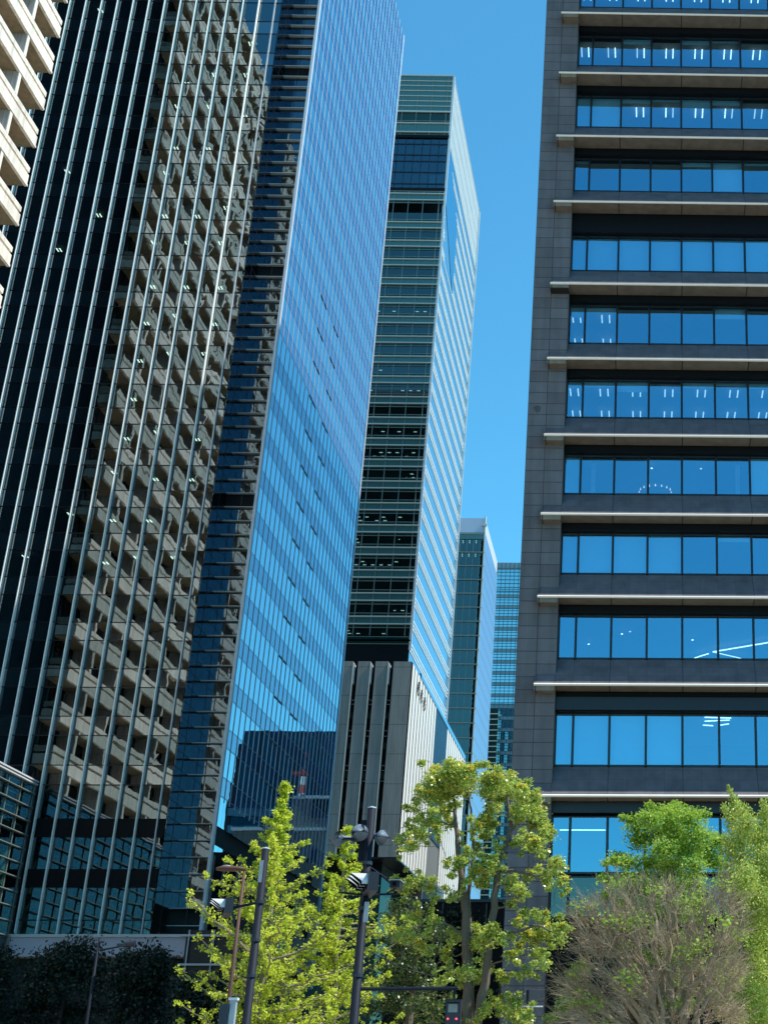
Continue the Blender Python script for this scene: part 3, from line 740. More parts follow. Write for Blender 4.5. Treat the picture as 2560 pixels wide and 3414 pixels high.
while z > 18:
    bx('window_band', 'g_green', t3, -78, TX, TY, TY+.1, z+.15, z+4.0)
    bx('rail', 'railg', t3, -78, TX+.1, TY-.4, TY+.05, z-.10, z+.14)
    bx('floor_slab', 'black', t3, -78, TX-.3, TY+.2, TY+4, z-.1, z+.9)
    bx('blind', 'g_green_dk', t3, -78, TX-1.2, TY+.7, TY+.8, z+1.7, z+4.0)
    for dz in (.3, .9): bx('side_line', 'railg', t3, TX, TX+.02, TY+.2, TB, z+dz, z+dz+.18)
    if k < 2:
        for j in range(3):
            for rr in range(2): bx('ceiling_light', 'tube_far', t3, TX-2.6-1.9*j, TX-2.35-1.9*j, TY+.3+rr*.12, TY+.4+rr*.12, z+3.6-rr*.5, z+3.95-rr*.5)
    z -= 4.19; k += 1
bx('side_glass', 'g_side3', t3, TX-.3, TX, TY+.2, TB, 0, 152.2)
for j in range(14): bx('mullion', 'railg', t3, TX-1.9*j-1.3, TX-1.9*j-1.2, TY-.06, TY, 18, 151)
bx('corner_post', 'rail', t3, TX-.25, TX+.1, TY-.15, TY+.2, 18, 152.2)
# ================================================================== fourth tower
t4 = thing('pale_blue_grid_tower', 'far pale blue glass tower with a fine grid, beside the granite pier', 'building', (-45, 500, 0))
X4, Y4 = -80, 488.0
bx('wall', 'g_t4', t4, X4, -30, Y4, Y4+40, 0, 186.0)
z = 186.2
bx('crown', 't4sp', t4, X4, -30, Y4-.1, Y4, 183.4, 186.3)
z = 172.4; k = 0
while z > 20:
    bx('spandrel', 't4sp', t4, X4, -30, Y4-.12, Y4, z, z+1.2)
    for dz in (-.05, 1.2, 2.2, 3.35): bx('transom', 't4bar', t4, X4, -30, Y4-.2, Y4-.125, z+dz-.06, z+dz+.06)
    z -= 4.2; k += 1
for z in [175+1.5*k for k in range(7)]: bx('transom', 't4bar', t4, X4, -30, Y4-.2, Y4-.125, z-.08, z+.08)
for j in range(31): bx('mullion', 't4bar', t4, -31-1.6*j-.07, -31-1.6*j+.07, Y4-.26, Y4-.01, 20, 186.2)
# slim dark slab just in front of it
t5 = thing('slim_dark_block', 'lower dark green block with pale floor lines, between the two far towers', 'building', (-55, 470, 0))
p5 = at(1662, 2362, 470)
bx('wall', 'g_green_dk', t5, -80, p5[0], 470, 480, 0, p5[2])
z = p5[2]-2
while z > 20: bx('floor_line', 'rail', t5, -80, p5[0]+.1, 469.7, 470, z-.12, z+.12); z -= 1.9
# black block added between trees and pier, its colour standing for deep shade
dp = thing('shade_block', 'low black block added for the deep shade beside the granite pier', 'building', (-11, 108, 0))
MB().box(-16.5, -9.0, 106, 118, 0, 14.87).build('wall', 'black', dp); bx('roof', 'frame', dp, -16.6, -8.9, 105.8, 118.1, 14.88, 15.1)
for x in (-15, -13.4, -11.8, -10.2): bx('rib', 'frame', dp, x, x+.1, 105.85, 106, 0, 14.8)

# ================================================================== VEGETATION
NR = np.random.default_rng(5)
def leafmesh(name, mat, parent, pts, size, flat=.5, elong=1.7, hang=0.0):
    """thousands of small pointed leaves, each its own little folded blade"""
    P = np.asarray(pts, float); n = len(P)
    nrm = NR.normal(size=(n, 3)); nrm[:, 2] += flat*2; nrm /= np.linalg.norm(nrm, axis=1)[:, None]
    a = NR.normal(size=(n, 3)); a[:, 2] -= hang; u = np.cross(nrm, a); u /= np.linalg.norm(u, axis=1)[:, None]+1e-9
    v = np.cross(nrm, u)
    s = size*NR.uniform(.6, 1.35, n)[:, None]
    w_ = s/elong
    tip = P+v*s*.5; tail = P-v*s*.5
    l = P+u*w_*.5+nrm*w_*.14; r = P-u*w_*.5+nrm*w_*.14
    V = np.stack([tail, l, tip, r], 1).reshape(-1, 3)
    me = bpy.data.meshes.new(name); me.vertices.add(4*n); me.vertices.foreach_set('co', V.ravel())
    me.loops.add(4*n); me.loops.foreach_set('vertex_index', np.arange(4*n, dtype=np.int32))
    me.polygons.add(n); me.polygons.foreach_set('loop_start', np.arange(0, 4*n, 4, dtype=np.int32)); me.polygons.foreach_set('loop_total', np.full(n, 4, dtype=np.int32))
    me.materials.append(M[mat]); me.update(calc_edges=True)
    o = bpy.data.objects.new(name, me); COL.objects.link(o); o.parent = parent; o.location = -parent.location
    return o
def ball(c, r, n, squash=.8):
    d = NR.normal(size=(n, 3)); d /= np.linalg.norm(d, axis=1)[:, None]
    q = NR.uniform(0, 1, n)**.5*(1+.24*NR.normal(size=n))
    return np.asarray(c)+d*(q*r)[:, None]*np.array([1, 1, squash])
def curve(a, b, sag=.0, n=5, jit=.05):
    a = np.array(a, float); b = np.array(b, float); L = np.linalg.norm(b-a); out = []
    for i in range(n+1):
        t = i/n; p = a+(b-a)*t; p[2] += sag*L*math.sin(math.pi*t)
        if 0 < i < n: p += NR.normal(size=3)*jit*L
        out.append(p)
    return out
def skeleton(mb, nodes, targets, r_end=.012, r_gain=.5, sag=-.05, jit=.05, n=5, rmax=.09, sides=5):
    """join each target to the nearest limb already there"""
    N = [np.array(q[:3]) for q in nodes]; Rr = [q[3] for q in nodes]
    tg = sorted(targets, key=lambda t: min(np.linalg.norm(np.array(t)-q) for q in N[:len(nodes)]))
    for t in tg:
        t = np.array(t); A = np.array(N); d = np.linalg.norm(A-t, axis=1)+np.maximum(0, A[:, 2]-t[2])*1.2
        k = int(np.argmin(d)); a = N[k]; r0 = min(Rr[k]*.6, rmax, .012+.03*np.linalg.norm(t-a))
        c = curve(a, t, sag, n, jit); rr = [r0+(r_end-r0)*i/n for i in range(n+1)]
        mb.tube(c, rr, sides, cap=False)
        for q, r in list(zip(c, rr))[1:]: N.append(q); Rr.append(r)
    return N
def pixcl(lst, s, ox, oy, Y, dep=1.2):
    out = []
    for x, y, r in lst:
        yy = Y+R.uniform(-dep, dep); p = at(ox+x*s, oy+y*s, yy); ppm = F/(CM[2] @ (p-EYE)); out.append((p, r*s/ppm))
    return out

# ---- camphor tree
s7 = .42194
CL = [(620,200,80),(720,180,90),(830,190,80),(800,145,42),(560,260,75),(660,290,85),(760,280,90),(870,290,70),(480,350,60),(540,370,60),(640,400,60),(440,470,42),(410,620,52),(460,680,60),(340,735,52),(400,765,52),(560,560,52),(600,640,60),(700,580,60),(680,480,45),
(1000,250,72),(1100,260,80),(1195,225,50),(1050,330,85),(1180,340,85),(1280,330,65),(1380,400,62),(1400,500,72),(1300,480,72),(1240,530,62),(1050,480,62),(990,600,62),(920,620,52),(1440,600,62),(1485,680,58),(1400,760,70),(1330,740,55),(1230,740,40),(1090,775,42),(850,840,55),(930,780,55),(1040,920,62),(1080,960,48),(690,900,42),(780,890,52),
(900,1000,62),(980,1050,55),(450,1050,68),(360,1060,50),(280,1035,42),(560,1100,45),(740,1150,55),(1180,1060,62),(1260,1120,62),(1330,1000,50),(1200,1220,40),(1540,940,68),(1590,1050,60),(1550,880,45),(1480,1020,50),(1300,1300,42),(1240,1360,36),(1440,1320,52),(1480,1440,70),(1400,1470,62),(1560,1490,75),(1600,1420,50),(1320,1480,52),(1250,1560,42),(1040,1420,60),(960,1500,70),(1100,1500,52),(880,1560,52),(1200,1640,52),(1400,1620,58),(1460,1700,50),
(850,1760,62),(930,1800,62),(820,1850,42),(700,1800,42),(620,1840,45),(1200,1980,52),(1250,2050,62),(1180,2100,52),(1050,2000,50),(980,2080,52),(430,1330,60),(330,1450,55),(560,1340,50),(480,1560,60),(1130,1820,50),(1330,1760,50),(1000,1720,45),(760,1480,50),(680,1620,45),(1330,2120,50),(880,2150,45),(760,2140,40)]
YC = 38.0
base = at(1200+880*s7, 2500+2166*s7, YC)
t = thing('camphor_tree', 'tall loose multi trunk tree with yellow tipped leaves in front of the white ribbed podium', 'tree', (float(base[0]), YC, 0))
tr = MB(); nodes = []
def pth(lst, Y, r0, r1, root=True):
    P_ = [at(1200+x*s7, 2500+y*s7, Y+dy) for x, y, dy in lst]
    if root: P_ = [np.array([P_[0][0]*1.0, P_[0][1], 0.0])]+P_
    k = len(P_); rr = [r0+(r1-r0)*(i/(k-1)) for i in range(k)]
    PP, RRR = [], []
    for i in range(k-1):
        for j in range(3):
            q = j/3; p = P_[i]*(1-q)+P_[i+1]*q + (NR.normal(size=3)*.02 if j else 0); PP.append(p); RRR.append(rr[i]*(1-q)+rr[i+1]*q)
    PP.append(P_[-1]); RRR.append(rr[-1]); tr.tube(PP, RRR, 10)
    for a, b in zip(PP, RRR): nodes.append((*a, b))
pth([(850,2166,0),(845,1700,0),(840,1300,0),(812,1100,0),(790,900,.1),(765,650,.2),(750,420,.3),(740,260,.3)], YC, .15, .03)
pth([(885,2166,.2),(872,1600,.2),(855,1150,.3),(900,820,.4),(880,560,.4),(860,300,.4)], YC, .09, .02)
pth([(925,2166,-.3),(990,1850,-.3),(1030,1450,-.2),(1062,1150,-.1),(1090,900,0),(1150,760,0),(1195,620,.1),(1170,440,.1),(1140,300,.2)], YC, .14, .03)
pth([(1195,640,.1),(1290,520,.3),(1370,430,.4)], YC, .04, .015, False)
pth([(1100,960,0),(1200,955,-.2),(1390,1000,-.3),(1540,960,-.4)], YC, .05, .018, False)
pth([(1040,1450,-.2),(1160,1450,-.4),(1260,1440,-.5),(1440,1400,-.6),(1560,1470,-.6)], YC, .05, .018, False)
cl = pixcl(CL, s7, 1200, 2500, YC)
tr2 = MB(); skeleton(tr2, nodes, [tuple(c) for c, r in cl], jit=.05)
tr.v_off = 0
trunk = tr.build('trunk', 'bark', t, smooth=True); tr2.build('limbs', 'bark', trunk)
pts = []; tips = []
extra = []
for i, (c, r) in enumerate(cl):
    near = sorted(range(len(cl)), key=lambda k: np.linalg.norm((cl[k][0]-c)[[0, 2]]))[1:5]
    for k in near[::2]:
        if np.linalg.norm((cl[k][0]-c)[[0, 2]]) < 1.1: extra.append(((c+cl[k][0])/2+NR.normal(size=3)*[.1, .7, .1], r*.62))
pts += [ball(c, r, int(620*(r/.28)**2), .85) for c, r in extra]
for c, r in cl:
    nn = int(900*(r/.28)**2)
    pts.append(ball(c, r*1.22, int(nn*.62), .9)); 
    for q in range(3):
        c2_ = c+NR.normal(size=3)*r*1.0; pts.append(ball(c2_, r*.55, nn//5, .8))
    if R.random() < .6:
        c3_ = c+np.array([R.uniform(-.3, .6)*r, R.uniform(-.6, .1)*r, .55*r]); tips.append(ball(c3_, r*.6, int(nn*.3), .6))
leafmesh('crown', 'l_camph', t, np.concatenate(pts), .078, .6)
leafmesh('young_leaves', 'l_ctip', t, np.concatenate(tips), .08, .9)

# ---- thicket tree left of it
YT = 50.0
CL2 = [(280,1240,70),(240,1330,70),(350,1330,80),(400,1450,100),(300,1560,100),(450,1620,90),(550,1420,80),(650,1460,70),(600,1580,70),(350,1720,100),(250,1850,100),(450,1830,95),(550,1730,70),(300,2000,110),(450,2030,100),(600,2040,80),(700,1960,60),(190,2000,90),(620,1370,50),(200,1700,80),(180,1500,60),(120,1850,90),(100,2050,90),(500,1920,90),(700,1700,50),(380,1200,50),(540,1250,50),(380,2140,90),(560,2160,90)]
b2 = at(1200+420*s7, 3414, YT)
t = thing('broadleaf_tree', 'dull green broadleaf tree between the loudspeaker pole and the multi trunk tree', 'tree', (float(b2[0]), YT, 0))
mb = MB(); trk = curve((b2[0], YT, 0), at(1200+430*s7, 2500+1500*s7, YT), 0, 8, .01); mb.tube(trk, [.2-.015*i for i in range(9)], 8)
cl = pixcl(CL2, s7, 1200, 2500, YT, 2.0); skeleton(mb, [(*p, .1) for p in trk], [tuple(c) for c, r in cl], jit=.06); mb.build('trunk', 'bark', t)
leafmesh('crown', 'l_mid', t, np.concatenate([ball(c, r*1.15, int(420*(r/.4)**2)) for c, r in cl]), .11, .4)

# ---- deep shade evergreens
def evergreen(x0, x1, ytop, Y, label, n, leaf='l_dark', rmin=.45, rmax=1.6, size=.24, dens=260, name='evergreen_tree', group=None, xs_=1.0):
    a = at(x0, ytop, Y); b = at(x1, ytop, Y); cx_ = (a[0]+b[0])/2; hw = abs(b[0]-a[0])/2; zt = float(a[2])
    t = thing(name, label, 'tree', (float(cx_), Y, 0), group)
    mb = MB(); trk = curve((cx_, Y, 0), (cx_, Y, zt*.8), 0, 6, .01); mb.tube(trk, [.32-.04*i for i in range(7)], 8)
    cs = []
    for i in range(n):
        z = zt*(.12+.83*NR.uniform()**.75); lim = hw*math.sqrt(max(.06, 1-((z/zt-.42)/.62)**2)); an_ = NR.uniform(0, 6.28)
        q = math.sqrt(NR.uniform(.1, 1)); r = NR.uniform(rmin, rmax)
        cs.append((np.array([cx_+math.cos(an_)*max(.2, lim-r*.5)*q, Y+math.sin(an_)*max(.2, lim-r*.5)*q, min(z, zt-r*.6)]), r))
    skeleton(mb, [(*p, .12) for p in trk], [tuple(c) for c, r in cs], jit=.05); mb.build('trunk', 'bark_d', t)
    leafmesh('crown', leaf, t, np.concatenate([ball(c, r, int(dens*r*r)) for c, r in cs]), size, .3)
EG = 'evergreen trees along the foot of the glass tower'
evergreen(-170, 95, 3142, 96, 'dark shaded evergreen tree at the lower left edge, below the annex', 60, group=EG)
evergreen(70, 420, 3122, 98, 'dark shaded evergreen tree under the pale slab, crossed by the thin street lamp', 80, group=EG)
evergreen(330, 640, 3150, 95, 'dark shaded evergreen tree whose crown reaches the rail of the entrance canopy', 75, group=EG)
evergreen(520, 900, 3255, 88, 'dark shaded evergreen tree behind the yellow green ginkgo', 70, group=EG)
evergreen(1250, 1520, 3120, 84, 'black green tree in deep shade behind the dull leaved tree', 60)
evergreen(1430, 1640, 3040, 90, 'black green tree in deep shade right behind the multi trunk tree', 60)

# ---- ginkgos
def ginkgo(apex, prof, Y, label, nb, seed, name='ginkgo_tree'):
    global NR
    NR = np.random.default_rng(seed)
    ax = at(*apex, Y); t = thing(name, label, 'tree', (float(ax[0]), Y, 0), 'ginkgo trees at the junction')
    zt = float(ax[2]); zl = [(float(at(apex[0]-(y-apex[1])*.11, y, Y)[2]), r) for y, r in prof]
    ppm = F/(CM[2] @ (at(apex[0], 3000, Y)-EYE))
    def rad(z):
        for (za, ra), (zb, rb_) in zip(zl, zl[1:]):
            if zb <= z <= za: q = (za-z)/(za-zb); return (ra*(1-q)+rb_*q)/ppm
        return zl[-1][1]/ppm
    mb = MB(); K = 14
    trk = [np.array([ax[0]+NR.normal()*.02, Y+NR.normal()*.02, zt*i/K]) for i in range(K+1)]
    mb.tube(trk, [.20*(1-i/K)+.015 for i in range(K+1)], 9); mb.build('trunk', 'bark_y', t)
    br = MB(); lp = []
    for i in range(nb):
        z = zt-(zt-1.2)*(i+.5)/nb+NR.normal()*.05; z = min(z, zt-.15)
        Rz = max(.12, rad(z))*NR.uniform(.36, 1.28)**1.1; an_ = i*2.4+NR.normal()*.3
        rise = Rz*NR.uniform(.1, .6)
        e = np.array([ax[0]+math.cos(an_)*Rz, Y+math.sin(an_)*Rz, min(z+rise*.6, zt-.02)]); s0 = np.array([ax[0], Y, max(.4, z-rise*.4)])
        c = curve(s0, e, -.06, 7, .025); br.tube(c, [.012+.018*Rz*(1-k/7) for k in range(8)], 5, cap=False)
        for k in range(1, 8):
            p = c[k]; L = np.linalg.norm(e-s0)*.36*(1-k/10)
            for q in range(2 if (Rz > .8 and k % 2) else 1):
                d = (e-s0)/np.linalg.norm(e-s0)+NR.normal(size=3)*.65; d[2] += .3; d /= np.linalg.norm(d)
                e2 = p+d*L*NR.uniform(.5, 1.2); c2_ = curve(p, e2, -.03, 3, .04); br.tube(c2_, [.012, .009, .007, .005], 4, cap=False)
                m_ = max(2, int(L/.15))
                for w_ in range(m_): 
                    a_ = p+(e2-p)*((w_+.5)/m_); lp.append(a_+NR.normal(size=(10, 3))*.045)
            m_ = 2
            lp.append(p+NR.normal(size=(5, 3))*.05)
    br.build('branches', 'bark_y', t); leafmesh('crown', 'l_gink', t, np.concatenate(lp), .072, .5, 1.15)
    return t
ginkgo((951, 2605), [(2605,2),(2670,12),(2710,36),(2750,55),(2800,80),(2870,115),(2930,165),(3000,200),(3100,245),(3200,258),(3420,265),(3700,240),(3900,200)], 44, 'tall spiky ginkgo with bright yellow green leaves, its tip before the mirrored mast', 135, 21)
ginkgo((1160, 2750), [(2750,4),(2800,26),(2870,48),(2930,62),(3000,120),(3060,165),(3200,180),(3420,190),(3700,180),(3900,150)], 46.5, 'second spiky ginkgo left of the loudspeaker pole, with a lower tip before the grey podium', 95, 22)
NR = np.random.default_rng(9)

# ---- maple, fine leaved tree, bare tree on the right
s8 = .458
YM_ = 54.0
CM_ = [(980,292,42),(1060,310,30),(800,300,38),(880,340,65),(980,340,75),(740,370,50),(800,400,85),(950,400,110),(1090,390,95),(1190,360,50),(700,460,80),(860,500,110),(1000,520,120),(1150,520,110),(610,390,38),(660,410,45),(730,560,90),(900,620,110),(1060,640,110),(1200,640,110),(1290,560,80),(570,680,70),(640,720,80),(480,720,36),(540,700,45),(800,720,100),(960,740,100),(1120,740,90),(1280,720,90),(460,822,44),(540,850,60),(650,860,90),(780,880,100),(950,900,110),(1120,880,100),(480,960,55),(620,1000,90),(800,1050,110),(1000,1080,110),(1180,1080,100),(900,1250,100),(1050,1300,100),(800,1400,80),(1100,1450,90),(1220,1480,80),(950,1550,80),(700,1650,60),(1050,1750,90),(280,1500,70),(240,1560,60),(320,1460,50),(180,1760,70),(260,1720,60),(110,1830,45),(60,1850,40),(700,1530,50),(620,1650,40)]
b3 = at(1800+900*s8, 3414, YM_)
t = thing('maple_tree', 'bushy fresh green tree standing before the lowest window band of the granite office', 'tree', (float(b3[0]), YM_, 0))
mb = MB(); trk = curve((b3[0], YM_, 0), at(1800+940*s8, 2550+600*s8, YM_), 0, 8, .01); mb.tube(trk, [.22-.022*i for i in range(9)], 8)
cl = pixcl(CM_, s8, 1800, 2550, YM_, 1.8); skeleton(mb, [(*p, .1) for p in trk], [tuple(c) for c, r in cl], jit=.05); mb.build('trunk', 'bark', t)
leafmesh('crown', 'l_maple', t, np.concatenate([ball(c, r*1.2, int(1000*(r/.5)**2), .7) for c, r in cl]), .10, .7, 1.3)
YW = 48.0
CW = [(1372,165,16),(1385,200,22),(1405,245,30),(1430,300,45),(1340,320,28),(1480,360,55),(1390,390,55),(1520,430,60),(1450,460,80),(1630,290,30),(1650,350,45),(1640,430,60),(1560,520,90),(1450,560,100),(1370,600,62),(1650,560,90),(1450,700,100),(1600,700,100),(1380,800,80),(1500,850,110),(1640,850,110),(1400,950,90),(1550,1000,110),(1680,1050,110),(1450,1120,100),(1600,1180,110),(1380,1250,80),(1500,1300,110),(1650,1350,110),(1450,1450,90),(1580,1500,110),(1400,1600,90),(1520,1650,110),(1650,1680,100),(1340,1750,80),(1450,1800,100),(1600,1830,110),(1750,700,120),(1780,1000,120),(1780,1400,120),(1800,500,100),(1720,1700,110),(1300,1500,60),(1300,1700,60)]
b4 = at(1800+1560*s8, 3414, YW)
t = thing('fine_leaved_tree', 'feathery light green tree with upright spires at the right edge', 'tree', (float(b4[0]), YW, 0))
mb = MB(); trk = curve((b4[0], YW, 0), at(1800+1450*s8, 2550+420*s8, YW), 0, 8, .01); mb.tube(trk, [.16-.016*i for i in range(9)], 8)
cl = pixcl(CW, s8, 1800, 2550, YW, 1.6); skeleton(mb, [(*p, .08) for p in trk], [tuple(c) for c, r in cl], jit=.04); mb.build('trunk', 'bark', t)
leafmesh('crown', 'l_will', t, np.concatenate([ball(c, r*1.15, int(1300*(r/.45)**2), 1.35) for c, r in cl]), .10, .2, 2.2, hang=1)
# bare tree: a fan of fine twigs
YB_ = 40.0
b5 = at(1800+980*s8, 3414, YB_); bz = at(1800+980*s8, 2550+2250*s8, YB_)
t = thing('bare_twig_tree', 'leafless brown tree, a dense fan of fine twigs before the fresh green tree', 'tree', (float(b5[0]), YB_, 0))
mb = MB(); lmb = MB(); O = np.array([bz[0], YB_, 2.0]); lmb.tube([(bz[0], YB_, 0), tuple(O)], [.2, .14], 9); nodes = []; 
heads = [(420,1180),(620,1040),(800,980),(1000,960),(1200,1000),(1360,1120),(180,1640),(330,1350),(300,1600),(250,1780),(520,1100),(740,1480),(690,1200),(860,1500),(940,1250),(1060,1300),(1200,1280),(1330,1200),(560,1420),(420,1500),(1120,1600),(1300,1550),(420,1750)]
for hx, hy in heads:
    e = at(1800+hx*s8, 2550+hy*s8, YB_+NR.uniform(-1, 1)); c = curve(O+NR.normal(size=3)*[.15, .15, 0], e, .06, 8, .018); rr = [.11-.0105*k for k in range(9)]
    lmb.tube(c, rr, 7, cap=False); nodes += [(*p, r) for p, r in zip(c, rr)]
def inside(x, y):
    P_ = [(255,985),(400,925),(540,800),(690,730),(850,790),(1000,765),(1280,820),(1440,920),(1500,1110),(1450,1400),(1420,1900),(120,1900),(140,1610),(260,1400),(240,1180)]
    k = False; j = len(P_)-1
    for i in range(len(P_)):
        if (P_[i][1] > y) != (P_[j][1] > y) and x < (P_[j][0]-P_[i][0])*(y-P_[i][1])/(P_[j][1]-P_[i][1])+P_[i][0]: k = not k
        j = i
    return k
tg = []
while len(tg) < 330:
    x = NR.uniform(120, 1500); y = NR.uniform(850, 1890)
    if inside(x, y): tg.append(tuple(at(1800+x*s8, 2550+y*s8, YB_+NR.uniform(-1.7, 1.7))))
N = skeleton(lmb, nodes, tg, r_end=.008, sag=.05, jit=.03, n=4, rmax=.035, sides=4)
lmb.build('trunk', 'twig', t)
cc = 0
for p in tg:
    p = np.array(p); dr = p-O; dr /= np.linalg.norm(dr)
    for q in range(13):
        d = dr+NR.normal(size=3)*.38; d[2] -= .22; d[0] += -.15 if p[0] < O[0] else .12; d /= np.linalg.norm(d); L = NR.uniform(.25, .75); s0 = p-dr*NR.uniform(0, .5)
        mb.tube([s0, s0+d*L*.5+NR.normal(size=3)*.02, s0+d*L+NR.normal(size=3)*.04], [.0075, .0055, .003], 3, cap=False)
        for w_ in range(2):
            d2 = d+NR.normal(size=3)*.5; a_ = s0+d*L*NR.uniform(.3, .9); mb.tube([a_, a_+d2*L*.4], [.0048, .0025], 3, cap=False)
mb.build('twigs', 'twig', t)
lf = [np.array(tg[i])+NR.normal(size=(70, 3))*[.2, .2, .12] for i in range(0, len(tg), 9)]
leafmesh('leaves', 'l_maple', t, np.concatenate(lf), .10, .6, 1.3)

# ================================================================== STREET FURNITURE
def rotz(c, a): return Matrix.Translation(c) @ Matrix.Rotation(a, 4, 'Z')
# signal pole with the small head on the left
def sigpole(name, label, x, y, z, r, plates):
    t = thing(name, label, 'pole', (x, y, 0))
    MB().tube([(x, y, 0), (x, y, 2.3), (x, y, 2.31), (x, y, z)], [r*1.25, r*1.12, r, r*.86], 16).build('shaft', 'pole', t, smooth=True)
    MB().lathe([(0, r*.9), (.02, r*.9), (.04, .01)], (x, y, z), (0, 0, 1), 16).build('cap', 'trim', t)
    for zz in plates: MB().tube([(x, y, zz-.03), (x, y, zz+.03)], r*1.12, 16).build('band', 'sigdark', t)
    return t
p1 = sigpole('signal_pole', 'dark grey round pole with a white strip, in front of the ginkgo', -8.04, 30, 6.45, .09, (5.36, 3.9, 4.6))
bx('plate', 'sign', p1, -8.10, -8.03, 29.895, 29.905, 5.75, 6.2)
MB().tube([(-8.04, 30, 5.36), (-8.45, 30.05, 5.28), (-8.62, 30.05, 5.24)], .028, 8).build('bracket', 'pole', p1)
def signal(label, c, ang, s=1.0):
    t = thing('traffic_signal', label, 'traffic light', c)
    Mx = rotz(Vector((0, 0, 0)), ang)
    def loc(x, y, z): return tuple(Mx @ Vector((x*s, y*s, z*s))+Vector(c))
    # local: faces -X, long axis Y
    body = MB()
    body.box(-.07*s, .12*s, -.62*s, .62*s, -.19*s, .19*s, M4=Matrix.Translation(c) @ Matrix.Rotation(ang, 4, 'Z')); body.build('housing', 'sig', t)
    bf = MB(); bf.box(-.10*s, -.071*s, -.64*s, .64*s, -.21*s, .21*s, M4=Matrix.Translation(c) @ Matrix.Rotation(ang, 4, 'Z')); bf.build('face', 'sigdark', t)
    for k, dy in enumerate((-.41, 0, .41)):
        vz = MB(); n = 18; rO = .175
        for j in range(n):
            a0 = -.35+(math.pi+.7)*j/n; a1 = -.35+(math.pi+.7)*(j+1)/n
            def L_(a): return .36 if True else 0
            dep = lambda a: .12+.24*max(0, math.sin(a))
            q = []
            for rr_ in (rO, rO-.012):
                q.append([loc(-.10, dy+rr_*math.cos(a0), rr_*math.sin(a0)), loc(-.10-dep(a0), dy+rr_*math.cos(a0), rr_*math.sin(a0)), loc(-.10-dep(a1), dy+rr_*math.cos(a1), rr_*math.sin(a1)), loc(-.10, dy+rr_*math.cos(a1), rr_*math.sin(a1))])
            vz.poly(q[0], 0); vz.poly(q[1][::-1], 1); vz.poly([q[0][1], q[1][1], q[1][2], q[0][2]], 0)
        vz.build('visor', ['visor', 'visorin'], t)
        MB().tube([loc(-.10, dy, 0), loc(-.115, dy, 0)], .15*s, 16).build('lens', 'visorin', t)
    return t
signal('smaller traffic light seen from behind its three hoods, left of the strip marked pole', (-8.78, 30.3, 5.28), .33, .78)
p2 = sigpole('signal_pole', 'taller dark pole with horn loudspeakers on top and a long side arm', -5.1, 26, 6.55, .085, (5.55, 4.75, 3.6))
MB().tube([(-5.1, 26, 3.37), (-3.32, 26, 3.38)], .032, 8).build('arm', 'pole', p2)
MB().tube([(-5.1, 26, 5.52), (-4.72, 26, 5.28)], .012, 5).build('stay', 'pole', p2)
MB().tube([(-4.95, 26.0, 4.02), (-4.4, 26.3, 3.75), (-3.8, 26.6, 3.62)], .008, 4).build('cable', 'pole', p2)
bx('cabinet', 'pole', p2, -5.3, -5.12, 26.08, 26.3, 5.6, 6.35)
MB().box(-5.06, -4.98, 25.86, 25.88, 4.5, 4.85).build('plate', 'sign', p2)
MB().tube([(-5.55, 25.9, 5.02), (-5.1, 25.95, 4.98), (-4.5, 26.1, 5.02)], .02, 6).build('bracket', 'pole', p2)
for q in (5.3, 5.22, 5.14): pass
signal('larger traffic light with three hoods, on the pole with the loudspeakers', (-4.98, 25.75, 5.13), .30, .85)
HG = 'horn loudspeakers on the tall pole'
def horn(label, c, d):
    t = thing('horn_loudspeaker', label, 'loudspeaker', c, HG); d = Vector(d).normalized()
    MB().lathe([(-.16, .03), (-.1, .045), (0, .06), (.08, .10), (.13, .155), (.135, .16), (.13, .15), (.06, .08), (.0, .03)], c, d, 22).build('bell', 'horn', t, smooth=True)
    MB().lathe([(.055, .002), (.06, .085), (.065, .085), (.07, .002)], c, d, 18).build('throat', 'visorin', t)  # black disc added to darken the inside of the bell
    MB().lathe([(.02, .03), (.08, .022), (.1, .003)], c, d, 10).build('plug', 'trim', t, smooth=True)
    MB().lathe([(-.28, .06), (-.27, .075), (-.17, .075), (-.16, .05)], c, d, 14).build('driver', 'sig', t, smooth=True)
horn('horn loudspeaker facing the viewer, close left of the pole top', (-5.24, 25.8, 6.08), (.15, -1, -.25))
horn('horn loudspeaker turned to the right, peeping out behind the pole', (-5.0, 26.1, 6.05), (.9, -.45, -.2))
horn('horn loudspeaker turned left, half hidden by the lower ginkgo tip', (-5.6, 26.2, 6.02), (-.8, -.6, -.2))
bx('bracket', 'pole', p2, -5.62, -5.1, 26.02, 26.06, 5.98, 6.02)
# small camera box
t = thing('security_camera', 'small boxy camera hanging right of the loudspeaker pole', 'camera', (-4.56, 26.2, 5.2))
bx('body', 'sig', t, -4.66, -4.48, 26.0, 26.35, 5.12, 5.24); bx('hood', 'sign', t, -4.68, -4.46, 25.95, 26.36, 5.245, 5.26); MB().tube([(-4.72, 26.1, 5.03), (-4.57, 26.15, 5.12)], .015, 6).build('mount', 'sig', t)
MB().lathe([(0, .03), (.03, .035)], (-4.57, 25.97, 5.18), (0, -1, 0), 10).build('lens', 'visorin', t)
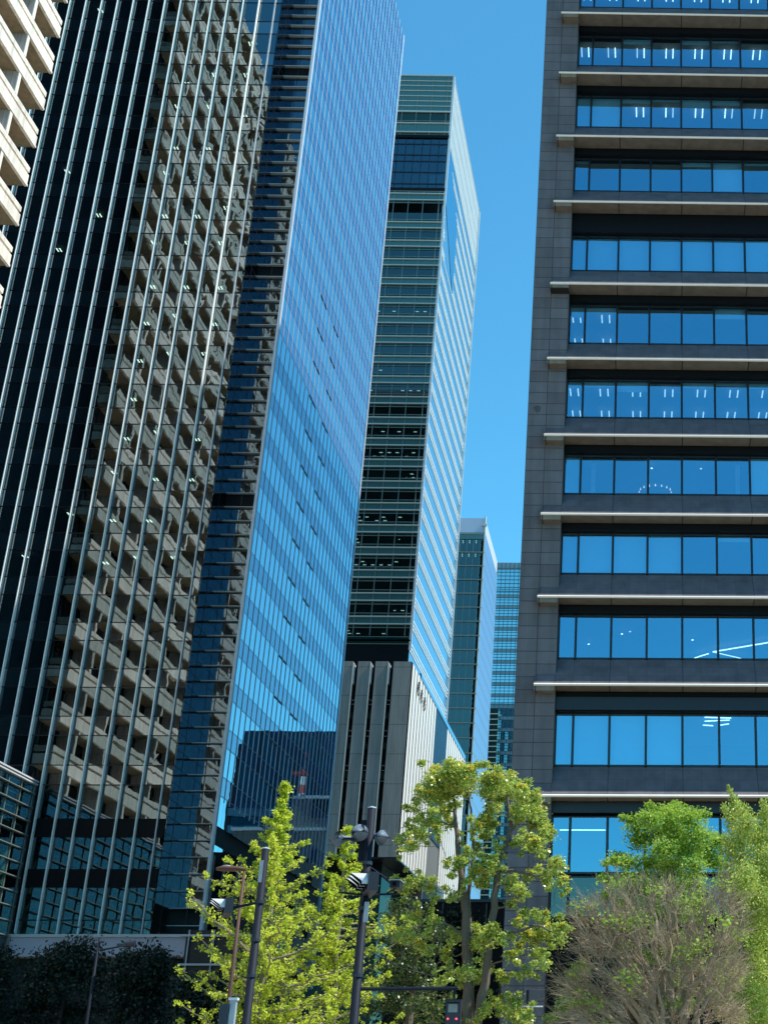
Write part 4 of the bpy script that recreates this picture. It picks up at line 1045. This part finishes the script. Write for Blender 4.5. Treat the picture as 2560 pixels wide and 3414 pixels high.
# pedestrian style signal under the arm
t = thing('pedestrian_signal', 'pedestrian signal with red lamps, hanging under the end of the long arm', 'traffic light', (-3.38, 26, 3.0))
MB().box(-3.52, -3.25, 26.0, 26.16, 2.72, 3.2).build('housing', 'sig', t)
bx('hood', 'sigdark', t, -3.50, -3.27, 25.86, 25.999, 3.15, 3.17); bx('face', 'sigdark', t, -3.5, -3.27, 25.98, 25.999, 2.74, 3.14)
bx('screen', 'lens', t, -3.465, -3.305, 25.965, 25.979, 2.98, 3.12)
mb = MB()
for x in (-3.46, -3.31): mb.tube([(x, 25.978, 2.872), (x, 25.95, 2.872)], .014, 8)
mb.build('red_lamps', 'red', t); MB().tube([(-3.38, 26.05, 3.2), (-3.38, 26.02, 3.36)], .02, 6).build('hanger', 'pole', t)
# brown street lamp
t = thing('street_lamp', 'slender brown street lamp with a flat oval head', 'street lamp', (-9.56, 34, 0))
MB().tube([(-9.56, 34, 0), (-9.56, 34, 3.2), (-9.56, 34, 6.56)], [.07, .05, .035], 12).build('pole', 'polebrown', t, smooth=True)
hd = MB(); prof = [(-.46, .005), (-.44, .07), (-.34, .11), (-.15, .125), (.1, .11), (.18, .085), (.22, .05), (.225, .005)]
k0 = len(hd.v); nn = 16
for a_, r_ in prof:
    for j in range(nn):
        th = 2*math.pi*j/nn; zz_ = math.sin(th)*r_*(.62 if math.sin(th) > 0 else .38); hd.v.append((-9.77+a_, 34+math.cos(th)*r_*1.5, 6.62+zz_))
for i in range(len(prof)-1):
    for j in range(nn): hd.f.append((k0+i*nn+j, k0+i*nn+(j+1) % nn, k0+(i+1)*nn+(j+1) % nn, k0+(i+1)*nn+j)); hd.mi.append(0)
hd.build('lamp_head', 'polebrown', t, smooth=True)
MB().lathe([(0, .14), (.03, .12), (.05, .06), (.055, .002)], (-9.98, 34, 6.665), (0, 0, 1), 16).build('lamp_cover', 'lens', t, smooth=True)
# grey lamp in front of the evergreens
t = thing('street_lamp', 'thin dark street lamp with one side arm, in front of the shaded evergreens', 'street lamp', (-22.45, 60, 0))
MB().tube([(-22.45, 60, 0), (-22.45, 60, 7.7)], [.09, .05], 10).build('pole', 'pole', t, smooth=True)
MB().tube([(-22.6, 60, 7.16), (-21.9, 60, 7.28), (-21.5, 60, 7.36)], .035, 6).build('arm', 'pole', t)
hd = MB().box(-21.65, -21.3, 59.85, 60.15, 7.33, 7.45).build('lamp_head', 'sigdark', t); MB().tube([(-21.4, 60, 7.43), (-20.98, 60, 7.47)], [.11, .13, ][:2], 12).build('lamp_head_cap', 'sigdark', t)
bx('sensor', 'sigdark', t, -22.4, -22.25, 59.95, 60.05, 7.48, 7.55)
# pale post at the bottom
t = thing('control_post', 'short pale metal post beside the foot of the brown lamp', 'post', (-6.66, 24, 0))
MB().box(-6.71, -6.62, 23.95, 24.05, 0, 3.06).build('post', 'sign', t); MB().box(-6.74, -6.60, 23.93, 24.07, 3.061, 3.1).build('cap', 'trim', t)
bx('box', 'sigdark', t, -6.86, -6.715, 23.92, 24.08, 2.6, 3.0)
# cross shaped post
t = thing('cross_post', 'thin grey post with a pale crossbar in front of the granite pier', 'post', (-3.6, 45, 0))
MB().tube([(-3.6, 45, 0), (-3.6, 45, 4.63)], .045, 10).build('post', 'pole', t); MB().tube([(-3.82, 44.94, 4.15), (-3.12, 44.94, 4.15)], .022, 8).build('crossbar', 'trim', t)
